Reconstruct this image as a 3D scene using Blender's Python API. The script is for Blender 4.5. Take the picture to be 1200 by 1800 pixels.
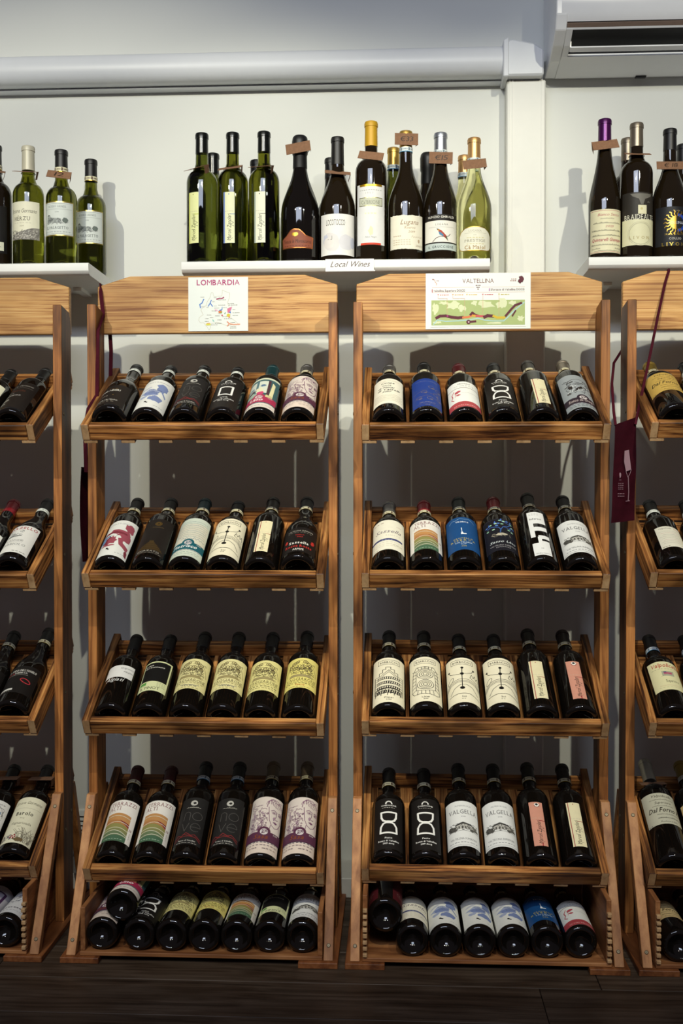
import bpy, bmesh, math, random
from mathutils import Vector, Matrix, geometry

# ------------------------------------------------------------------ reset
for o in list(bpy.data.objects):
    bpy.data.objects.remove(o, do_unlink=True)
SC = bpy.context.scene
COL = SC.collection

# ------------------------------------------------------------------ camera
cam_d = bpy.data.cameras.new('camera')
cam = bpy.data.objects.new('camera', cam_d)
COL.objects.link(cam)
cam_d.sensor_fit = 'VERTICAL'
cam_d.sensor_height = 36.0
cam_d.lens = 1850.0 / 1800.0 * 36.0
cam_d.clip_start = 0.05
cam.location = (0.0, 0.0, 0.972)
cam.rotation_euler = (math.radians(89.0), 0.0, math.radians(2.9))
SC.camera = cam

# ------------------------------------------------------------------ world, lamps, exposure
W = bpy.data.worlds.new('world')
SC.world = W
W.use_nodes = True
W.node_tree.nodes['Background'].inputs[0].default_value = (0.62, 0.545, 0.66, 1)
W.node_tree.nodes['Background'].inputs[1].default_value = 0.115

def spot(x, y, z, tx, ty, tz, power, size, blend, col=(1.0, 0.96, 0.77), rad=0.02):
    d = bpy.data.lights.new('ceiling_spot', 'SPOT')
    d.energy = power; d.color = col; d.spot_size = math.radians(size); d.spot_blend = blend
    d.shadow_soft_size = rad
    o = bpy.data.objects.new('ceiling_spot', d)
    COL.objects.link(o)
    o.location = (x, y, z)
    o.rotation_euler = (Vector((tx, ty, tz)) - Vector((x, y, z))).to_track_quat('-Z', 'Y').to_euler()
    return o

# a ceiling track of shop spots in front of the wall
spot(-1.18, 0.25, 2.5, -0.80, 2.6, 1.13, 116, 54, 0.5)
spot(-0.05, 0.25, 2.5, -0.12, 2.6, 1.04, 98, 50, 0.5)
spot(0.9, 0.25, 2.5, 0.58, 2.6, 1.04, 116, 50, 0.5)
# added cool fill from above and behind the camera, not a shop fixture
pd = bpy.data.lights.new('cool_fill', 'AREA'); pd.shape = 'RECTANGLE'; pd.size = 2.0; pd.size_y = 0.6
pd.energy = 52; pd.color = (0.74, 0.82, 1.0)
po = bpy.data.objects.new('cool_fill', pd); COL.objects.link(po)
po.location = (-0.4, -0.9, 2.9); po.rotation_euler = (math.radians(38), 0, 0)

vs = SC.view_settings
vs.view_transform = 'Standard'; vs.look = 'None'; vs.gamma = 1.0; vs.exposure = 0.0
vs.use_curve_mapping = False

# ------------------------------------------------------------------ materials
MATS = {}

def nt_new(name):
    m = bpy.data.materials.new(name); m.use_nodes = True
    nt = m.node_tree
    return m, nt, nt.nodes['Principled BSDF']

def srgb(h):
    h = h.lstrip('#')
    out = []
    for i in (0, 2, 4):
        c = int(h[i:i + 2], 16) / 255.0
        out.append(c / 12.92 if c <= 0.04045 else ((c + 0.055) / 1.055) ** 2.4)
    return tuple(out)

def plain(name, col, rough=0.5, metal=0.0, spec=0.5, noise=0.06, nscale=40.0, coat=0.0):
    """principled surface with a faint procedural mottling"""
    if name in MATS: return MATS[name]
    if isinstance(col, str): col = srgb(col)
    m, nt, b = nt_new(name)
    tc = nt.nodes.new('ShaderNodeTexCoord')
    n = nt.nodes.new('ShaderNodeTexNoise'); n.inputs['Scale'].default_value = nscale; n.inputs['Detail'].default_value = 3
    nt.links.new(tc.outputs['Object'], n.inputs['Vector'])
    r = nt.nodes.new('ShaderNodeValToRGB')
    r.color_ramp.elements[0].position = 0.3; r.color_ramp.elements[1].position = 0.7
    r.color_ramp.elements[0].color = tuple(c * (1 - noise) for c in col) + (1,)
    r.color_ramp.elements[1].color = tuple(min(1, c * (1 + noise)) for c in col) + (1,)
    nt.links.new(n.outputs['Fac'], r.inputs['Fac'])
    nt.links.new(r.outputs['Color'], b.inputs['Base Color'])
    b.inputs['Roughness'].default_value = rough
    b.inputs['Metallic'].default_value = metal
    b.inputs['Specular IOR Level'].default_value = spec
    b.inputs['Coat Weight'].default_value = coat
    MATS[name] = m
    return m

def ink(hexcol):
    """printed paper / ink of one colour; a leading * means metallic foil"""
    k = 'print_' + hexcol
    if k in MATS: return MATS[k]
    if hexcol[0] == '*':
        return plain(k, hexcol[1:], rough=0.3, metal=0.8, noise=0.03)
    return plain(k, hexcol, rough=0.55, spec=0.3, noise=0.02, nscale=90)

def glass(name, col, rough=0.02, ior=1.45):
    m, nt, b = nt_new(name)
    tc = nt.nodes.new('ShaderNodeTexCoord')
    n = nt.nodes.new('ShaderNodeTexNoise'); n.inputs['Scale'].default_value = 9.0
    nt.links.new(tc.outputs['Object'], n.inputs['Vector'])
    r = nt.nodes.new('ShaderNodeValToRGB')
    r.color_ramp.elements[0].color = tuple(c * 0.93 for c in col) + (1,)
    r.color_ramp.elements[1].color = tuple(min(1, c * 1.07) for c in col) + (1,)
    nt.links.new(n.outputs['Fac'], r.inputs['Fac'])
    nt.links.new(r.outputs['Color'], b.inputs['Base Color'])
    b.inputs['Transmission Weight'].default_value = 1.0
    b.inputs['IOR'].default_value = ior
    b.inputs['Roughness'].default_value = rough
    MATS[name] = m
    return m

def wood(name, dark, mid, light, contrast=1.0, rough=0.45, sx=1.6, sy=26.0, burn=0.5, gloss=0.35):
    """flamed pine: stretched grain along the board (attribute gco.x), burnt streaks"""
    m, nt, b = nt_new(name)
    N, L = nt.nodes, nt.links
    at = N.new('ShaderNodeAttribute'); at.attribute_name = 'gco'
    oi = N.new('ShaderNodeObjectInfo')
    sc = N.new('ShaderNodeVectorMath'); sc.operation = 'SCALE'
    cmb = N.new('ShaderNodeCombineXYZ')
    for i in range(3): L.new(oi.outputs['Random'], cmb.inputs[i])
    L.new(cmb.outputs[0], sc.inputs[0]); sc.inputs['Scale'].default_value = 37.0
    ad = N.new('ShaderNodeVectorMath'); ad.operation = 'ADD'
    L.new(at.outputs['Vector'], ad.inputs[0]); L.new(sc.outputs[0], ad.inputs[1])
    mp = N.new('ShaderNodeMapping'); mp.inputs['Scale'].default_value = (sx, sy, sy)
    L.new(ad.outputs[0], mp.inputs['Vector'])
    # grain bands bent by a slow wobble
    wob = N.new('ShaderNodeTexNoise'); wob.inputs['Scale'].default_value = 2.4; wob.inputs['Detail'].default_value = 2
    L.new(ad.outputs[0], wob.inputs['Vector'])
    wsc = N.new('ShaderNodeVectorMath'); wsc.operation = 'SCALE'; wsc.inputs['Scale'].default_value = 1.6
    L.new(wob.outputs['Color'], wsc.inputs[0])
    wa = N.new('ShaderNodeVectorMath'); wa.operation = 'ADD'
    L.new(mp.outputs[0], wa.inputs[0]); L.new(wsc.outputs[0], wa.inputs[1])
    n1 = N.new('ShaderNodeTexNoise'); n1.inputs['Scale'].default_value = 2.2; n1.inputs['Detail'].default_value = 5; n1.inputs['Roughness'].default_value = 0.62
    L.new(wa.outputs[0], n1.inputs['Vector'])
    cr = N.new('ShaderNodeValToRGB')
    e = cr.color_ramp.elements
    e[0].position = 0.5 - 0.17 / contrast; e[0].color = dark + (1,)
    e[1].position = 0.5 + 0.17 / contrast; e[1].color = light + (1,)
    q = cr.color_ramp.elements.new(0.49); q.color = mid + (1,)
    L.new(n1.outputs['Fac'], cr.inputs['Fac'])
    # burnt patches along the length
    n2 = N.new('ShaderNodeTexNoise'); n2.inputs['Scale'].default_value = 7.0; n2.inputs['Detail'].default_value = 2
    mp2 = N.new('ShaderNodeMapping'); mp2.inputs['Scale'].default_value = (1.0, 3.0, 3.0); mp2.inputs['Location'].default_value = (5, 9, 2)
    L.new(ad.outputs[0], mp2.inputs['Vector']); L.new(mp2.outputs[0], n2.inputs['Vector'])
    r2 = N.new('ShaderNodeValToRGB')
    r2.color_ramp.elements[0].position = 0.36; r2.color_ramp.elements[0].color = (1 - burn, (1 - burn) * 0.92, (1 - burn) * 0.85, 1)
    r2.color_ramp.elements[1].position = 0.58; r2.color_ramp.elements[1].color = (1, 1, 1, 1)
    L.new(n2.outputs['Fac'], r2.inputs['Fac'])
    mx = N.new('ShaderNodeMixRGB'); mx.blend_type = 'MULTIPLY'; mx.inputs[0].default_value = 1
    L.new(cr.outputs['Color'], mx.inputs[1]); L.new(r2.outputs['Color'], mx.inputs[2])
    # some boards paler than others
    rv = N.new('ShaderNodeMapRange'); rv.inputs['To Min'].default_value = 0.82; rv.inputs['To Max'].default_value = 1.12
    L.new(oi.outputs['Random'], rv.inputs['Value'])
    mv = N.new('ShaderNodeVectorMath'); mv.operation = 'SCALE'
    L.new(mx.outputs[0], mv.inputs[0]); L.new(rv.outputs[0], mv.inputs['Scale'])
    L.new(mv.outputs[0], b.inputs['Base Color'])
    b.inputs['Roughness'].default_value = rough
    b.inputs['Specular IOR Level'].default_value = gloss
    bp = N.new('ShaderNodeBump'); bp.inputs['Strength'].default_value = 0.15; bp.inputs['Distance'].default_value = 0.001
    L.new(n1.outputs['Fac'], bp.inputs['Height']); L.new(bp.outputs[0], b.inputs['Normal'])
    MATS[name] = m
    return m

wood('flamed_pine_headboard', (0.32, 0.122, 0.03), (0.61, 0.32, 0.10), (0.73, 0.44, 0.165), 1.3, 0.5, 1.0, 120, 0.3)
wood('flamed_pine_tray', (0.055, 0.016, 0.005), (0.34, 0.13, 0.034), (0.60, 0.29, 0.088), 1.3, 0.5, 1.7, 72, 0.72)
wood('flamed_pine_post', (0.19, 0.065, 0.018), (0.40, 0.155, 0.042), (0.54, 0.235, 0.068), 0.95, 0.45, 1.5, 60, 0.7)
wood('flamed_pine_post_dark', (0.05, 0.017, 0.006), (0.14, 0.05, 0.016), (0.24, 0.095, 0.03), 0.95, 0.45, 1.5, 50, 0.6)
wood('flamed_pine_brace', (0.30, 0.12, 0.042), (0.44, 0.20, 0.075), (0.54, 0.27, 0.105), 0.8, 0.55, 1.5, 30, 0.3)
wood('flamed_pine_foot', (0.13, 0.04, 0.013), (0.24, 0.08, 0.024), (0.32, 0.12, 0.038), 0.9, 0.5, 1.5, 30, 0.4)
wood('crate_pine', (0.16, 0.055, 0.018), (0.29, 0.115, 0.038), (0.42, 0.19, 0.07), 0.9, 0.6, 1.5, 26, 0.35)
wood('end_grain', (0.36, 0.21, 0.095), (0.50, 0.31, 0.15), (0.58, 0.38, 0.19), 0.9, 0.7, 30, 30, 0.15)
wood('floor_oak', (0.03, 0.019, 0.012), (0.06, 0.04, 0.026), (0.095, 0.066, 0.045), 1.0, 0.5, 1.0, 40, 0.3, 0.25)

glass('clear_wine_glass', (0.96, 0.935, 0.52), ior=1.36)
glass('olive_glass', (0.15, 0.155, 0.012))
glass('deep_green_glass', (0.10, 0.115, 0.014))

def dark_glass(name, tint):
    m, nt, b = nt_new(name)
    tc = nt.nodes.new('ShaderNodeTexCoord')
    n = nt.nodes.new('ShaderNodeTexNoise'); n.inputs['Scale'].default_value = 14.0
    nt.links.new(tc.outputs['Object'], n.inputs['Vector'])
    r = nt.nodes.new('ShaderNodeValToRGB')
    r.color_ramp.elements[0].color = tuple(c * 0.6 for c in tint) + (1,)
    r.color_ramp.elements[1].color = tint + (1,)
    nt.links.new(n.outputs['Fac'], r.inputs['Fac']); nt.links.new(r.outputs['Color'], b.inputs['Base Color'])
    b.inputs['Roughness'].default_value = 0.03
    b.inputs['IOR'].default_value = 1.5
    b.inputs['Specular IOR Level'].default_value = 0.5
    MATS[name] = m
    return m
dark_glass('black_wine_glass', (0.006, 0.0045, 0.0035))
dark_glass('brown_wine_glass', (0.014, 0.009, 0.004))

WALL = plain('painted_wall', (0.745, 0.755, 0.705), 0.75, noise=0.02, nscale=3, spec=0.25)
SHELF = plain('white_laminate', (0.86, 0.87, 0.84), 0.35, noise=0.01, spec=0.4)
DUCTM = plain('duct_plastic', (0.72, 0.74, 0.76), 0.4, noise=0.01, spec=0.4)
TRUNKM = plain('trunking_plastic', (0.76, 0.755, 0.69), 0.45, noise=0.01, spec=0.4)
ACM = plain('conditioner_plastic', (0.80, 0.81, 0.82), 0.22, noise=0.01, spec=0.5)
ACD = plain('conditioner_dark', (0.012, 0.012, 0.014), 0.5)
ACS = plain('conditioner_seam', (0.20, 0.14, 0.11), 0.5)
STEEL = plain('screw_steel', (0.20, 0.165, 0.11), 0.5, metal=0.9)
KRAFT = plain('kraft_card', (0.235, 0.125, 0.07), 0.8, noise=0.12, nscale=160, spec=0.2)
APRON = plain('burgundy_cotton', (0.055, 0.004, 0.011), 0.85, noise=0.2, nscale=60, spec=0.15)
BASEM = plain('baseboard_paint', (0.62, 0.61, 0.57), 0.5, noise=0.03)

# ------------------------------------------------------------------ object helpers
def link(name, me, mats=(), parent=None, loc=None, mw=None):
    o = bpy.data.objects.new(name, me)
    COL.objects.link(o)
    for m in mats:
        if me is not None and m is not None and m.name not in [x.name for x in me.materials if x]:
            me.materials.append(m)
    if parent is not None: o.parent = parent
    if loc is not None: o.location = loc
    if mw is not None: o.matrix_basis = mw
    return o

def tag(o, label, cat, group=None, kind=None):
    if label: o['label'] = label
    if cat: o['category'] = cat
    if group: o['group'] = group
    if kind: o['kind'] = kind
    return o

def empty(name, loc=(0, 0, 0), parent=None, rot=None):
    o = bpy.data.objects.new(name, None)
    o.empty_display_size = 0.05
    COL.objects.link(o)
    o.location = loc
    if rot: o.rotation_euler = rot
    if parent is not None: o.parent = parent
    return o

def set_gco(me, axis, off=(0, 0, 0)):
    """store wood coordinates with the grain axis first"""
    a = me.attributes.new('gco', 'FLOAT_VECTOR', 'POINT')
    order = {'x': (0, 1, 2), 'y': (1, 0, 2), 'z': (2, 0, 1)}[axis]
    for i, v in enumerate(me.vertices):
        a.data[i].vector = tuple(v.co[k] + off[k] for k in order)

def mesh_from(bm, name, smooth=None):
    me = bpy.data.meshes.new(name)
    bm.normal_update()
    bm.to_mesh(me); bm.free()
    if smooth is not None:
        for p in me.polygons: p.use_smooth = True
        me.set_sharp_from_angle(angle=math.radians(smooth))
    return me

def box_bm(lo, hi, bev=0.0, bm=None):
    bm = bm or bmesh.new()
    r = bmesh.ops.create_cube(bm, size=1.0)
    for v in r['verts']:
        v.co = Vector([(lo[k] + hi[k]) / 2 + v.co[k] * (hi[k] - lo[k]) for k in range(3)])
    if bev:
        es = list({e for v in r['verts'] for e in v.link_edges})
        bmesh.ops.bevel(bm, geom=es, offset=bev, segments=1, affect='EDGES', profile=0.5)
    return bm

def box(name, lo, hi, mat, parent=None, bev=0.0, grain=None, loc=None):
    me = mesh_from(box_bm(lo, hi, bev), name)
    if grain: set_gco(me, grain)
    return link(name, me, [mat], parent, loc)

def prism(name, pts, a0, a1, axis, mat, parent=None, grain=None, bev=0.0, loc=None, smooth=None):
    """2D outline extruded along an axis; for x: pts are (y,z), for y: (x,z)"""
    bm = bmesh.new()
    def P(p, a):
        return (a, p[0], p[1]) if axis == 'x' else ((p[0], a, p[1]) if axis == 'y' else (p[0], p[1], a))
    f0 = [bm.verts.new(P(p, a0)) for p in pts]
    f1 = [bm.verts.new(P(p, a1)) for p in pts]
    bm.faces.new(f0); bm.faces.new(list(reversed(f1)))
    n = len(pts)
    for i in range(n):
        bm.faces.new((f0[i], f1[i], f1[(i + 1) % n], f0[(i + 1) % n]))
    bmesh.ops.recalc_face_normals(bm, faces=bm.faces)
    if bev:
        bmesh.ops.bevel(bm, geom=list(bm.edges), offset=bev, segments=1, affect='EDGES', profile=0.5)
    me = mesh_from(bm, name, smooth)
    if grain: set_gco(me, grain)
    return link(name, me, [mat], parent, loc)

def lathe(prof, seg=36):
    """closed solid of revolution; prof = [(z, r)...] from bottom axis to top axis"""
    bm = bmesh.new()
    rings = []
    for z, r in prof:
        if r < 1e-6:
            rings.append([bm.verts.new((0, 0, z))])
        else:
            rings.append([bm.verts.new((r * math.cos(2 * math.pi * i / seg), r * math.sin(2 * math.pi * i / seg), z)) for i in range(seg)])
    for a, b in zip(rings, rings[1:]):
        if len(a) == 1 and len(b) == 1: continue
        for i in range(seg):
            j = (i + 1) % seg
            if len(a) == 1: bm.faces.new((a[0], b[j], b[i]))
            elif len(b) == 1: bm.faces.new((a[i], a[j], b[0]))
            else: bm.faces.new((a[i], a[j], b[j], b[i]))
    bmesh.ops.recalc_face_normals(bm, faces=bm.faces)
    return bm

def tube(name, pts, rad, mat, parent=None, n=8, flat=None):
    """swept tube along points; flat=(half width, half thickness) makes a ribbon"""
    bm = bmesh.new()
    pts = [Vector(p) for p in pts]
    rings = []
    for i, p in enumerate(pts):
        t = (pts[min(i + 1, len(pts) - 1)] - pts[max(i - 1, 0)]).normalized()
        ref = Vector((0, 1, 0)) if abs(t.y) < 0.9 else Vector((1, 0, 0))
        s = t.cross(ref).normalized(); u = s.cross(t).normalized()
        if flat:
            ring = [bm.verts.new(p + s * a * flat[0] + u * b * flat[1]) for a, b in ((-1, -1), (1, -1), (1, 1), (-1, 1))]
        else:
            ring = [bm.verts.new(p + s * rad * math.cos(2 * math.pi * k / n) + u * rad * math.sin(2 * math.pi * k / n)) for k in range(n)]
        rings.append(ring)
    for a, b in zip(rings, rings[1:]):
        m = len(a)
        for k in range(m): bm.faces.new((a[k], a[(k + 1) % m], b[(k + 1) % m], b[k]))
    bm.faces.new(rings[0]); bm.faces.new(list(reversed(rings[-1])))
    bmesh.ops.recalc_face_normals(bm, faces=bm.faces)
    return link(name, mesh_from(bm, name, 50), [mat], parent)

# ------------------------------------------------------------------ glyphs (built-in font, flattened once)
CHARS = "ABCDEFGHIJKLMNOPQRSTUVWXYZabcdefghijklmnopqrstuvwxyz0123456789'.,&/-\u20ac\u00e9\u00e0\u00c9\u201c\u201d"
GLYPH = {}

def make_glyphs():
    tmp = []
    for bold in (0, 1):
        for ch in CHARS:
            cu = bpy.data.curves.new('g', 'FONT'); cu.body = ch; cu.size = 1.0; cu.resolution_u = 2
            cu.offset = (0.0 if ch in 'MWNVAvw' else 0.018) if bold else 0.0
            o = bpy.data.objects.new('g', cu); COL.objects.link(o); tmp.append((ch, bold, o, cu))
    bpy.context.view_layer.update()
    dg = bpy.context.evaluated_depsgraph_get()
    for ch, bold, o, cu in tmp:
        me = bpy.data.meshes.new_from_object(o.evaluated_get(dg), depsgraph=dg)
        tris = []
        if len(me.polygons):
            me.calc_loop_triangles()
            co = [(v.co.x, v.co.y) for v in me.vertices]
            tris = [[co[i] for i in t.vertices] for t in me.loop_triangles]
        xs = [p[0] for t in tris for p in t] or [0, 0.3]
        # stem ends on the baseline / cap line, for serifs
        stems = []
        ymax = max([p[1] for t in tris for p in t] or [0.7])
        for yy in (0.0, ymax):
            pts = sorted({round(p[0], 3) for t in tris for p in t if abs(p[1] - yy) < 0.012})
            i = 0
            while i + 1 < len(pts):
                if 0.02 < pts[i + 1] - pts[i] < 0.16:
                    stems.append((pts[i], pts[i + 1], yy)); i += 2
                else: i += 1
        GLYPH[(ch, bold)] = (tris, min(xs), max(xs), stems)
        bpy.data.meshes.remove(me)
    for ch, bold, o, cu in tmp:
        bpy.data.objects.remove(o, do_unlink=True); bpy.data.curves.remove(cu)
make_glyphs()
CAPH = max(p[1] for t in GLYPH[('H', 0)][0] for p in t)

# ------------------------------------------------------------------ printed sheets (mm units)
class Sheet:
    def __init__(s, w=0, h=0, paper=None, y0=0):
        s.e = []; s.rng = random.Random(7)
        s.w, s.h = w, h
        s.lay = 0
        if paper: s.r(-w / 2, y0, w / 2, y0 + h, paper)
    def add(s, poly, c): s.e.append((poly, c, s.lay))
    def up(s): s.lay += 1
    def r(s, x0, y0, x1, y1, c):
        s.up(); s.add([(x0, y0), (x1, y0), (x1, y1), (x0, y1)], c)
    def p(s, pts, c):
        s.up()
        for t in geometry.tessellate_polygon([[Vector((x, y, 0)) for x, y in pts]]):
            s.add([pts[i] for i in t], c)
    def o(s, x, y, r, c, ry=None, n=14):
        s.up(); ry = ry or r
        s.add([(x + r * math.cos(2 * math.pi * k / n), y + ry * math.sin(2 * math.pi * k / n)) for k in range(n)], c)
    def l(s, pts, w, c, close=False, up=True):
        if up: s.up()
        base = s.lay
        if close: pts = list(pts) + [pts[0]]
        for i, ((x0, y0), (x1, y1)) in enumerate(zip(pts, pts[1:])):
            s.lay = base + i % 2
            d = math.hypot(x1 - x0, y1 - y0)
            if d < 1e-6: continue
            nx, ny = -(y1 - y0) / d * w / 2, (x1 - x0) / d * w / 2
            ex, ey = (x1 - x0) / d * w * 0.3, (y1 - y0) / d * w * 0.3
            s.add([(x0 - ex - nx, y0 - ey - ny), (x1 + ex - nx, y1 + ey - ny), (x1 + ex + nx, y1 + ey + ny), (x0 - ex + nx, y0 - ey + ny)], c)
        s.lay = base + (1 if up else 0)
    def ring(s, x, y, r, w, c, ry=None, n=24, a0=0, a1=360, rot=0):
        ry = ry or r; cr, sr = math.cos(math.radians(rot)), math.sin(math.radians(rot))
        pts = []
        for k in range(n + 1):
            a = math.radians(a0 + (a1 - a0) * k / n)
            px, py = r * math.cos(a), ry * math.sin(a)
            pts.append((x + px * cr - py * sr, y + px * sr + py * cr))
        s.l(pts, w, c)
    def t(s, txt, x, y, h, c, a='c', sh=0.0, sx=1.0, serif=False, sp=0.0, rot=0.0, b=0, w=None):
        """text, cap height h; w fits the total width"""
        k = h / CAPH; adv = 0.0; items = []
        for ch in txt:
            if ch == ' ': adv += 0.30 + sp; continue
            g = GLYPH.get((ch, b))
            if not g: continue
            tris, x0, x1, st = g
            items.append((tris, st, adv - x0)); adv += (x1 - x0) + (0.15 if serif else 0.085) + sp
        tot = max(adv - 0.085, 0.01)
        if serif: s.lay += 1
        if w: sx = w / (tot * k)
        ox = {'c': -tot / 2, 'l': 0, 'r': -tot}[a]
        cr, sr = math.cos(math.radians(rot)), math.sin(math.radians(rot))
        def M(px, py):
            X = (px + ox + sh * py) * k * sx; Y = py * k
            return (x + X * cr - Y * sr, y + X * sr + Y * cr)
        s.up()
        for tris, st, dx in items:
            for t in tris: s.add([M(p[0] + dx, p[1]) for p in t], c)
            if serif:
                s.lay += 1
                for a0, a1, yy in st:
                    y0, y1 = (0, 0.05) if yy == 0 else (yy - 0.05, yy)
                    s.add([M(a0 + dx - 0.085, y0), M(a1 + dx + 0.085, y0), M(a1 + dx + 0.085, y1), M(a0 + dx - 0.085, y1)], c)
                s.lay -= 1
    def m(s, x0, x1, y, c, h=0.9, n=6):
        """a line of print too small to read: short uneven dashes"""
        s.up(); x = x0; st = (x1 - x0) / n
        for k in range(n):
            q = st * s.rng.uniform(0.55, 0.9)
            s.add([(x, y), (x + q, y), (x + q, y + h), (x, y + h)], c); x += st
    def hand(s, x0, x1, y, h, c, w=0.5, n=None):
        """a line of illegible handwriting"""
        n = n or int(abs(x1 - x0) / 1.1); pts = []
        for k in range(n):
            pts.append((x0 + (x1 - x0) * k / (n - 1) + s.rng.uniform(-.3, .3), y + (h if k % 2 else 0) * s.rng.uniform(0.3, 1.0)))
        s.l(pts, w, c)
    def blob(s, cx, cy, rx, ry, c, seed=1, n=14, rot=0, j=0.28):
        g = random.Random(seed); cr, sr = math.cos(math.radians(rot)), math.sin(math.radians(rot)); pts = []
        for k in range(n):
            a = 2 * math.pi * k / n; q = 1 + g.uniform(-j, j)
            px, py = rx * q * math.cos(a), ry * q * math.sin(a)
            pts.append((cx + px * cr - py * sr, cy + px * sr + py * cr))
        s.p(pts, c)
    def scrib(s, x0, y0, x1, y1, c, n=30, w=0.6, ln=6, seed=3):
        """hatching of an engraving"""
        g = random.Random(seed); s.up(); b0 = s.lay
        for k in range(n):
            s.lay = b0 + 2 * (k % 5)
            x, y = g.uniform(x0, x1), g.uniform(y0, y1); a = g.uniform(0, 6.28); pts = [(x, y)]
            for q in range(4):
                a += g.uniform(-0.8, 0.8); x += math.cos(a) * ln / 4; y += math.sin(a) * ln / 4
                pts.append((min(max(x, x0), x1), min(max(y, y0), y1)))
            s.l(pts, w, c, up=False)
        s.lay = b0 + 10

    def clip(s, poly, x, keep_left):
        out = []
        n = len(poly)
        for i in range(n):
            A, B = poly[i], poly[(i + 1) % n]
            ia, ib = (A[0] <= x) == keep_left or A[0] == x, (B[0] <= x) == keep_left or B[0] == x
            if ia: out.append(A)
            if ia != ib:
                t = (x - A[0]) / (B[0] - A[0]); out.append((x, A[1] + (B[1] - A[1]) * t))
        return out

    def build(s, name, R=None, v0=0.0, step=3.0, eps=0.000012):
        """mesh of the sheet wrapped on a cylinder of radius R (m), or flat when R is None (faces -y)"""
        verts, faces, mi, mats = [], [], [], []
        idx = {}
        rm = R * 1000 if R else None
        def put(poly, ua, ub, lay, c):
            if c not in idx: idx[c] = len(mats); mats.append(ink(c))
            f = []
            for (u, v) in poly:
                e = 0.00012 + lay * eps
                if R:
                    rr = R + e
                    A = (rr * math.sin(ua / rm), -rr * math.cos(ua / rm)); B = (rr * math.sin(ub / rm), -rr * math.cos(ub / rm))
                    t = (u - ua) / (ub - ua)
                    verts.append((A[0] + (B[0] - A[0]) * t, A[1] + (B[1] - A[1]) * t, v0 + v / 1000))
                else:
                    verts.append((u / 1000, -e, v / 1000))
                f.append(len(verts) - 1)
            # face outward
            ar = sum(poly[i][0] * poly[(i + 1) % len(poly)][1] - poly[(i + 1) % len(poly)][0] * poly[i][1] for i in range(len(poly)))
            faces.append(f if ar > 0 else f[::-1]); mi.append(idx[c])
        for poly, c, lay in s.e:
            if not R: put(poly, 0, 1, lay, c); continue
            lo = math.floor(min(p[0] for p in poly) / step + 1e-9); hi = math.ceil(max(p[0] for p in poly) / step - 1e-9)
            rest = poly
            for k in range(lo, hi):
                ua, ub = k * step, (k + 1) * step
                if k < hi - 1:
                    piece = s.clip(rest, ub, True); rest = s.clip(rest, ub, False)
                else: piece = rest
                if len(piece) >= 3: put(piece, ua, ub, lay, c)
        me = bpy.data.meshes.new(name)
        me.from_pydata(verts, [], faces)
        for m in mats: me.materials.append(m)
        me.polygons.foreach_set('material_index', mi)
        me.update()
        return me

# ------------------------------------------------------------------ label designs: name -> (function, default v0 mm)
K = '#12100f'; WH = '#e9e9e1'; CR = '#e8e0bd'
DES = {}
def design(v0):
    def deco(f): DES[f.__name__] = (f, v0); return f
    return deco

@design(12)
def star_sfursat():
    s = Sheet(84, 96, '#1b1613')
    s.t('NINO NEGRI', -3, 66, 7.5, '#d8d4c8', b=1, w=48); s.m(-6, 16, 78, '*b89a50', 1.4, 3)
    s.t('2020', -10, 42, 4, '#cfc9b8', sp=.35); s.o(10, 46, 1.8, '*c8a850', n=6)
    s.t('SFURSAT DI VALTELLINA', -4, 20, 4.6, '#d8d4c8', w=58); s.m(-24, 20, 13, '#a59c88', 1.2, 5)
    return s

def splash(blue):
    s = Sheet(86, 140, WH)
    s.t('GIANATTI GIORGIO', 2, 124, 4, '#77777a', w=54)
    if blue:
        A, B = '#7c8bb6', '#a6b0cc'
        s.blob(-6, 74, 22, 16, B, 3); s.blob(18, 98, 13, 17, A, 5, rot=20); s.blob(-18, 96, 13, 5, '#c4c6cf', 12, rot=20)
        s.blob(-4, 70, 16, 11, A, 8); s.blob(10, 44, 16, 13, A, 11, rot=-30); s.p([(12, 90), (16, 92), (32, 62), (30, 58)], A)
        s.blob(-18, 52, 9, 6, B, 17)
        s.t('Valtellina', 4, 84, 5, '#3a3f55', serif=True, w=30); s.t('SUPERIORE', 4, 76, 3.2, '#3a3f55', w=26)
        s.t('D.O.C.G.', 2, 68, 4, '#3a3f55', w=20); s.m(-4, 6, 56, '#44485c', 1, 2)
    else:
        A, B = '#a04d5a', '#80343f'
        s.blob(14, 90, 24, 13, A, 4, rot=-14); s.blob(26, 112, 10, 17, A, 6, rot=18); s.blob(24, 74, 13, 18, A, 9, rot=10)
        s.p([(-38, 84), (-24, 94), (0, 96), (24, 90), (26, 84), (-6, 88), (-30, 82)], B)
        s.blob(-14, 58, 13, 15, B, 14); s.blob(-3, 60, 9, 15, A, 15)
        s.p([(8, 68), (18, 70), (22, 52), (38, 40), (36, 26), (14, 44)], A)
        s.blob(36, 18, 4, 12, B, 21, rot=10)
        s.p([(-40, 86), (-26, 102), (-30, 80), (-38, 62), (-42, 40), (-32, 60)], '#5f86ae'); s.blob(-28, 58, 7, 15, '#6b93bb', 20, rot=-20); s.blob(-22, 76, 10, 5, '#5f86ae', 23)
        s.m(-20, 10, 84, '#d8d5d0', 1.2, 4); s.m(-20, 8, 78, '#3c3438', 1.2, 4); s.blob(-10, 40, 16, 3, A, 33)
    s.p([(-10, 30), (-6, 30), (-5, 26), (-1, 24), (-3, 20), (-7, 24), (-10, 25)], K)
    s.m(12, 36, 12, '#88888a', 1.2, 4)
    return s
@design(10)
def blue_splash(): return splash(True)
@design(10)
def red_splash(): return splash(False)

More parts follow.
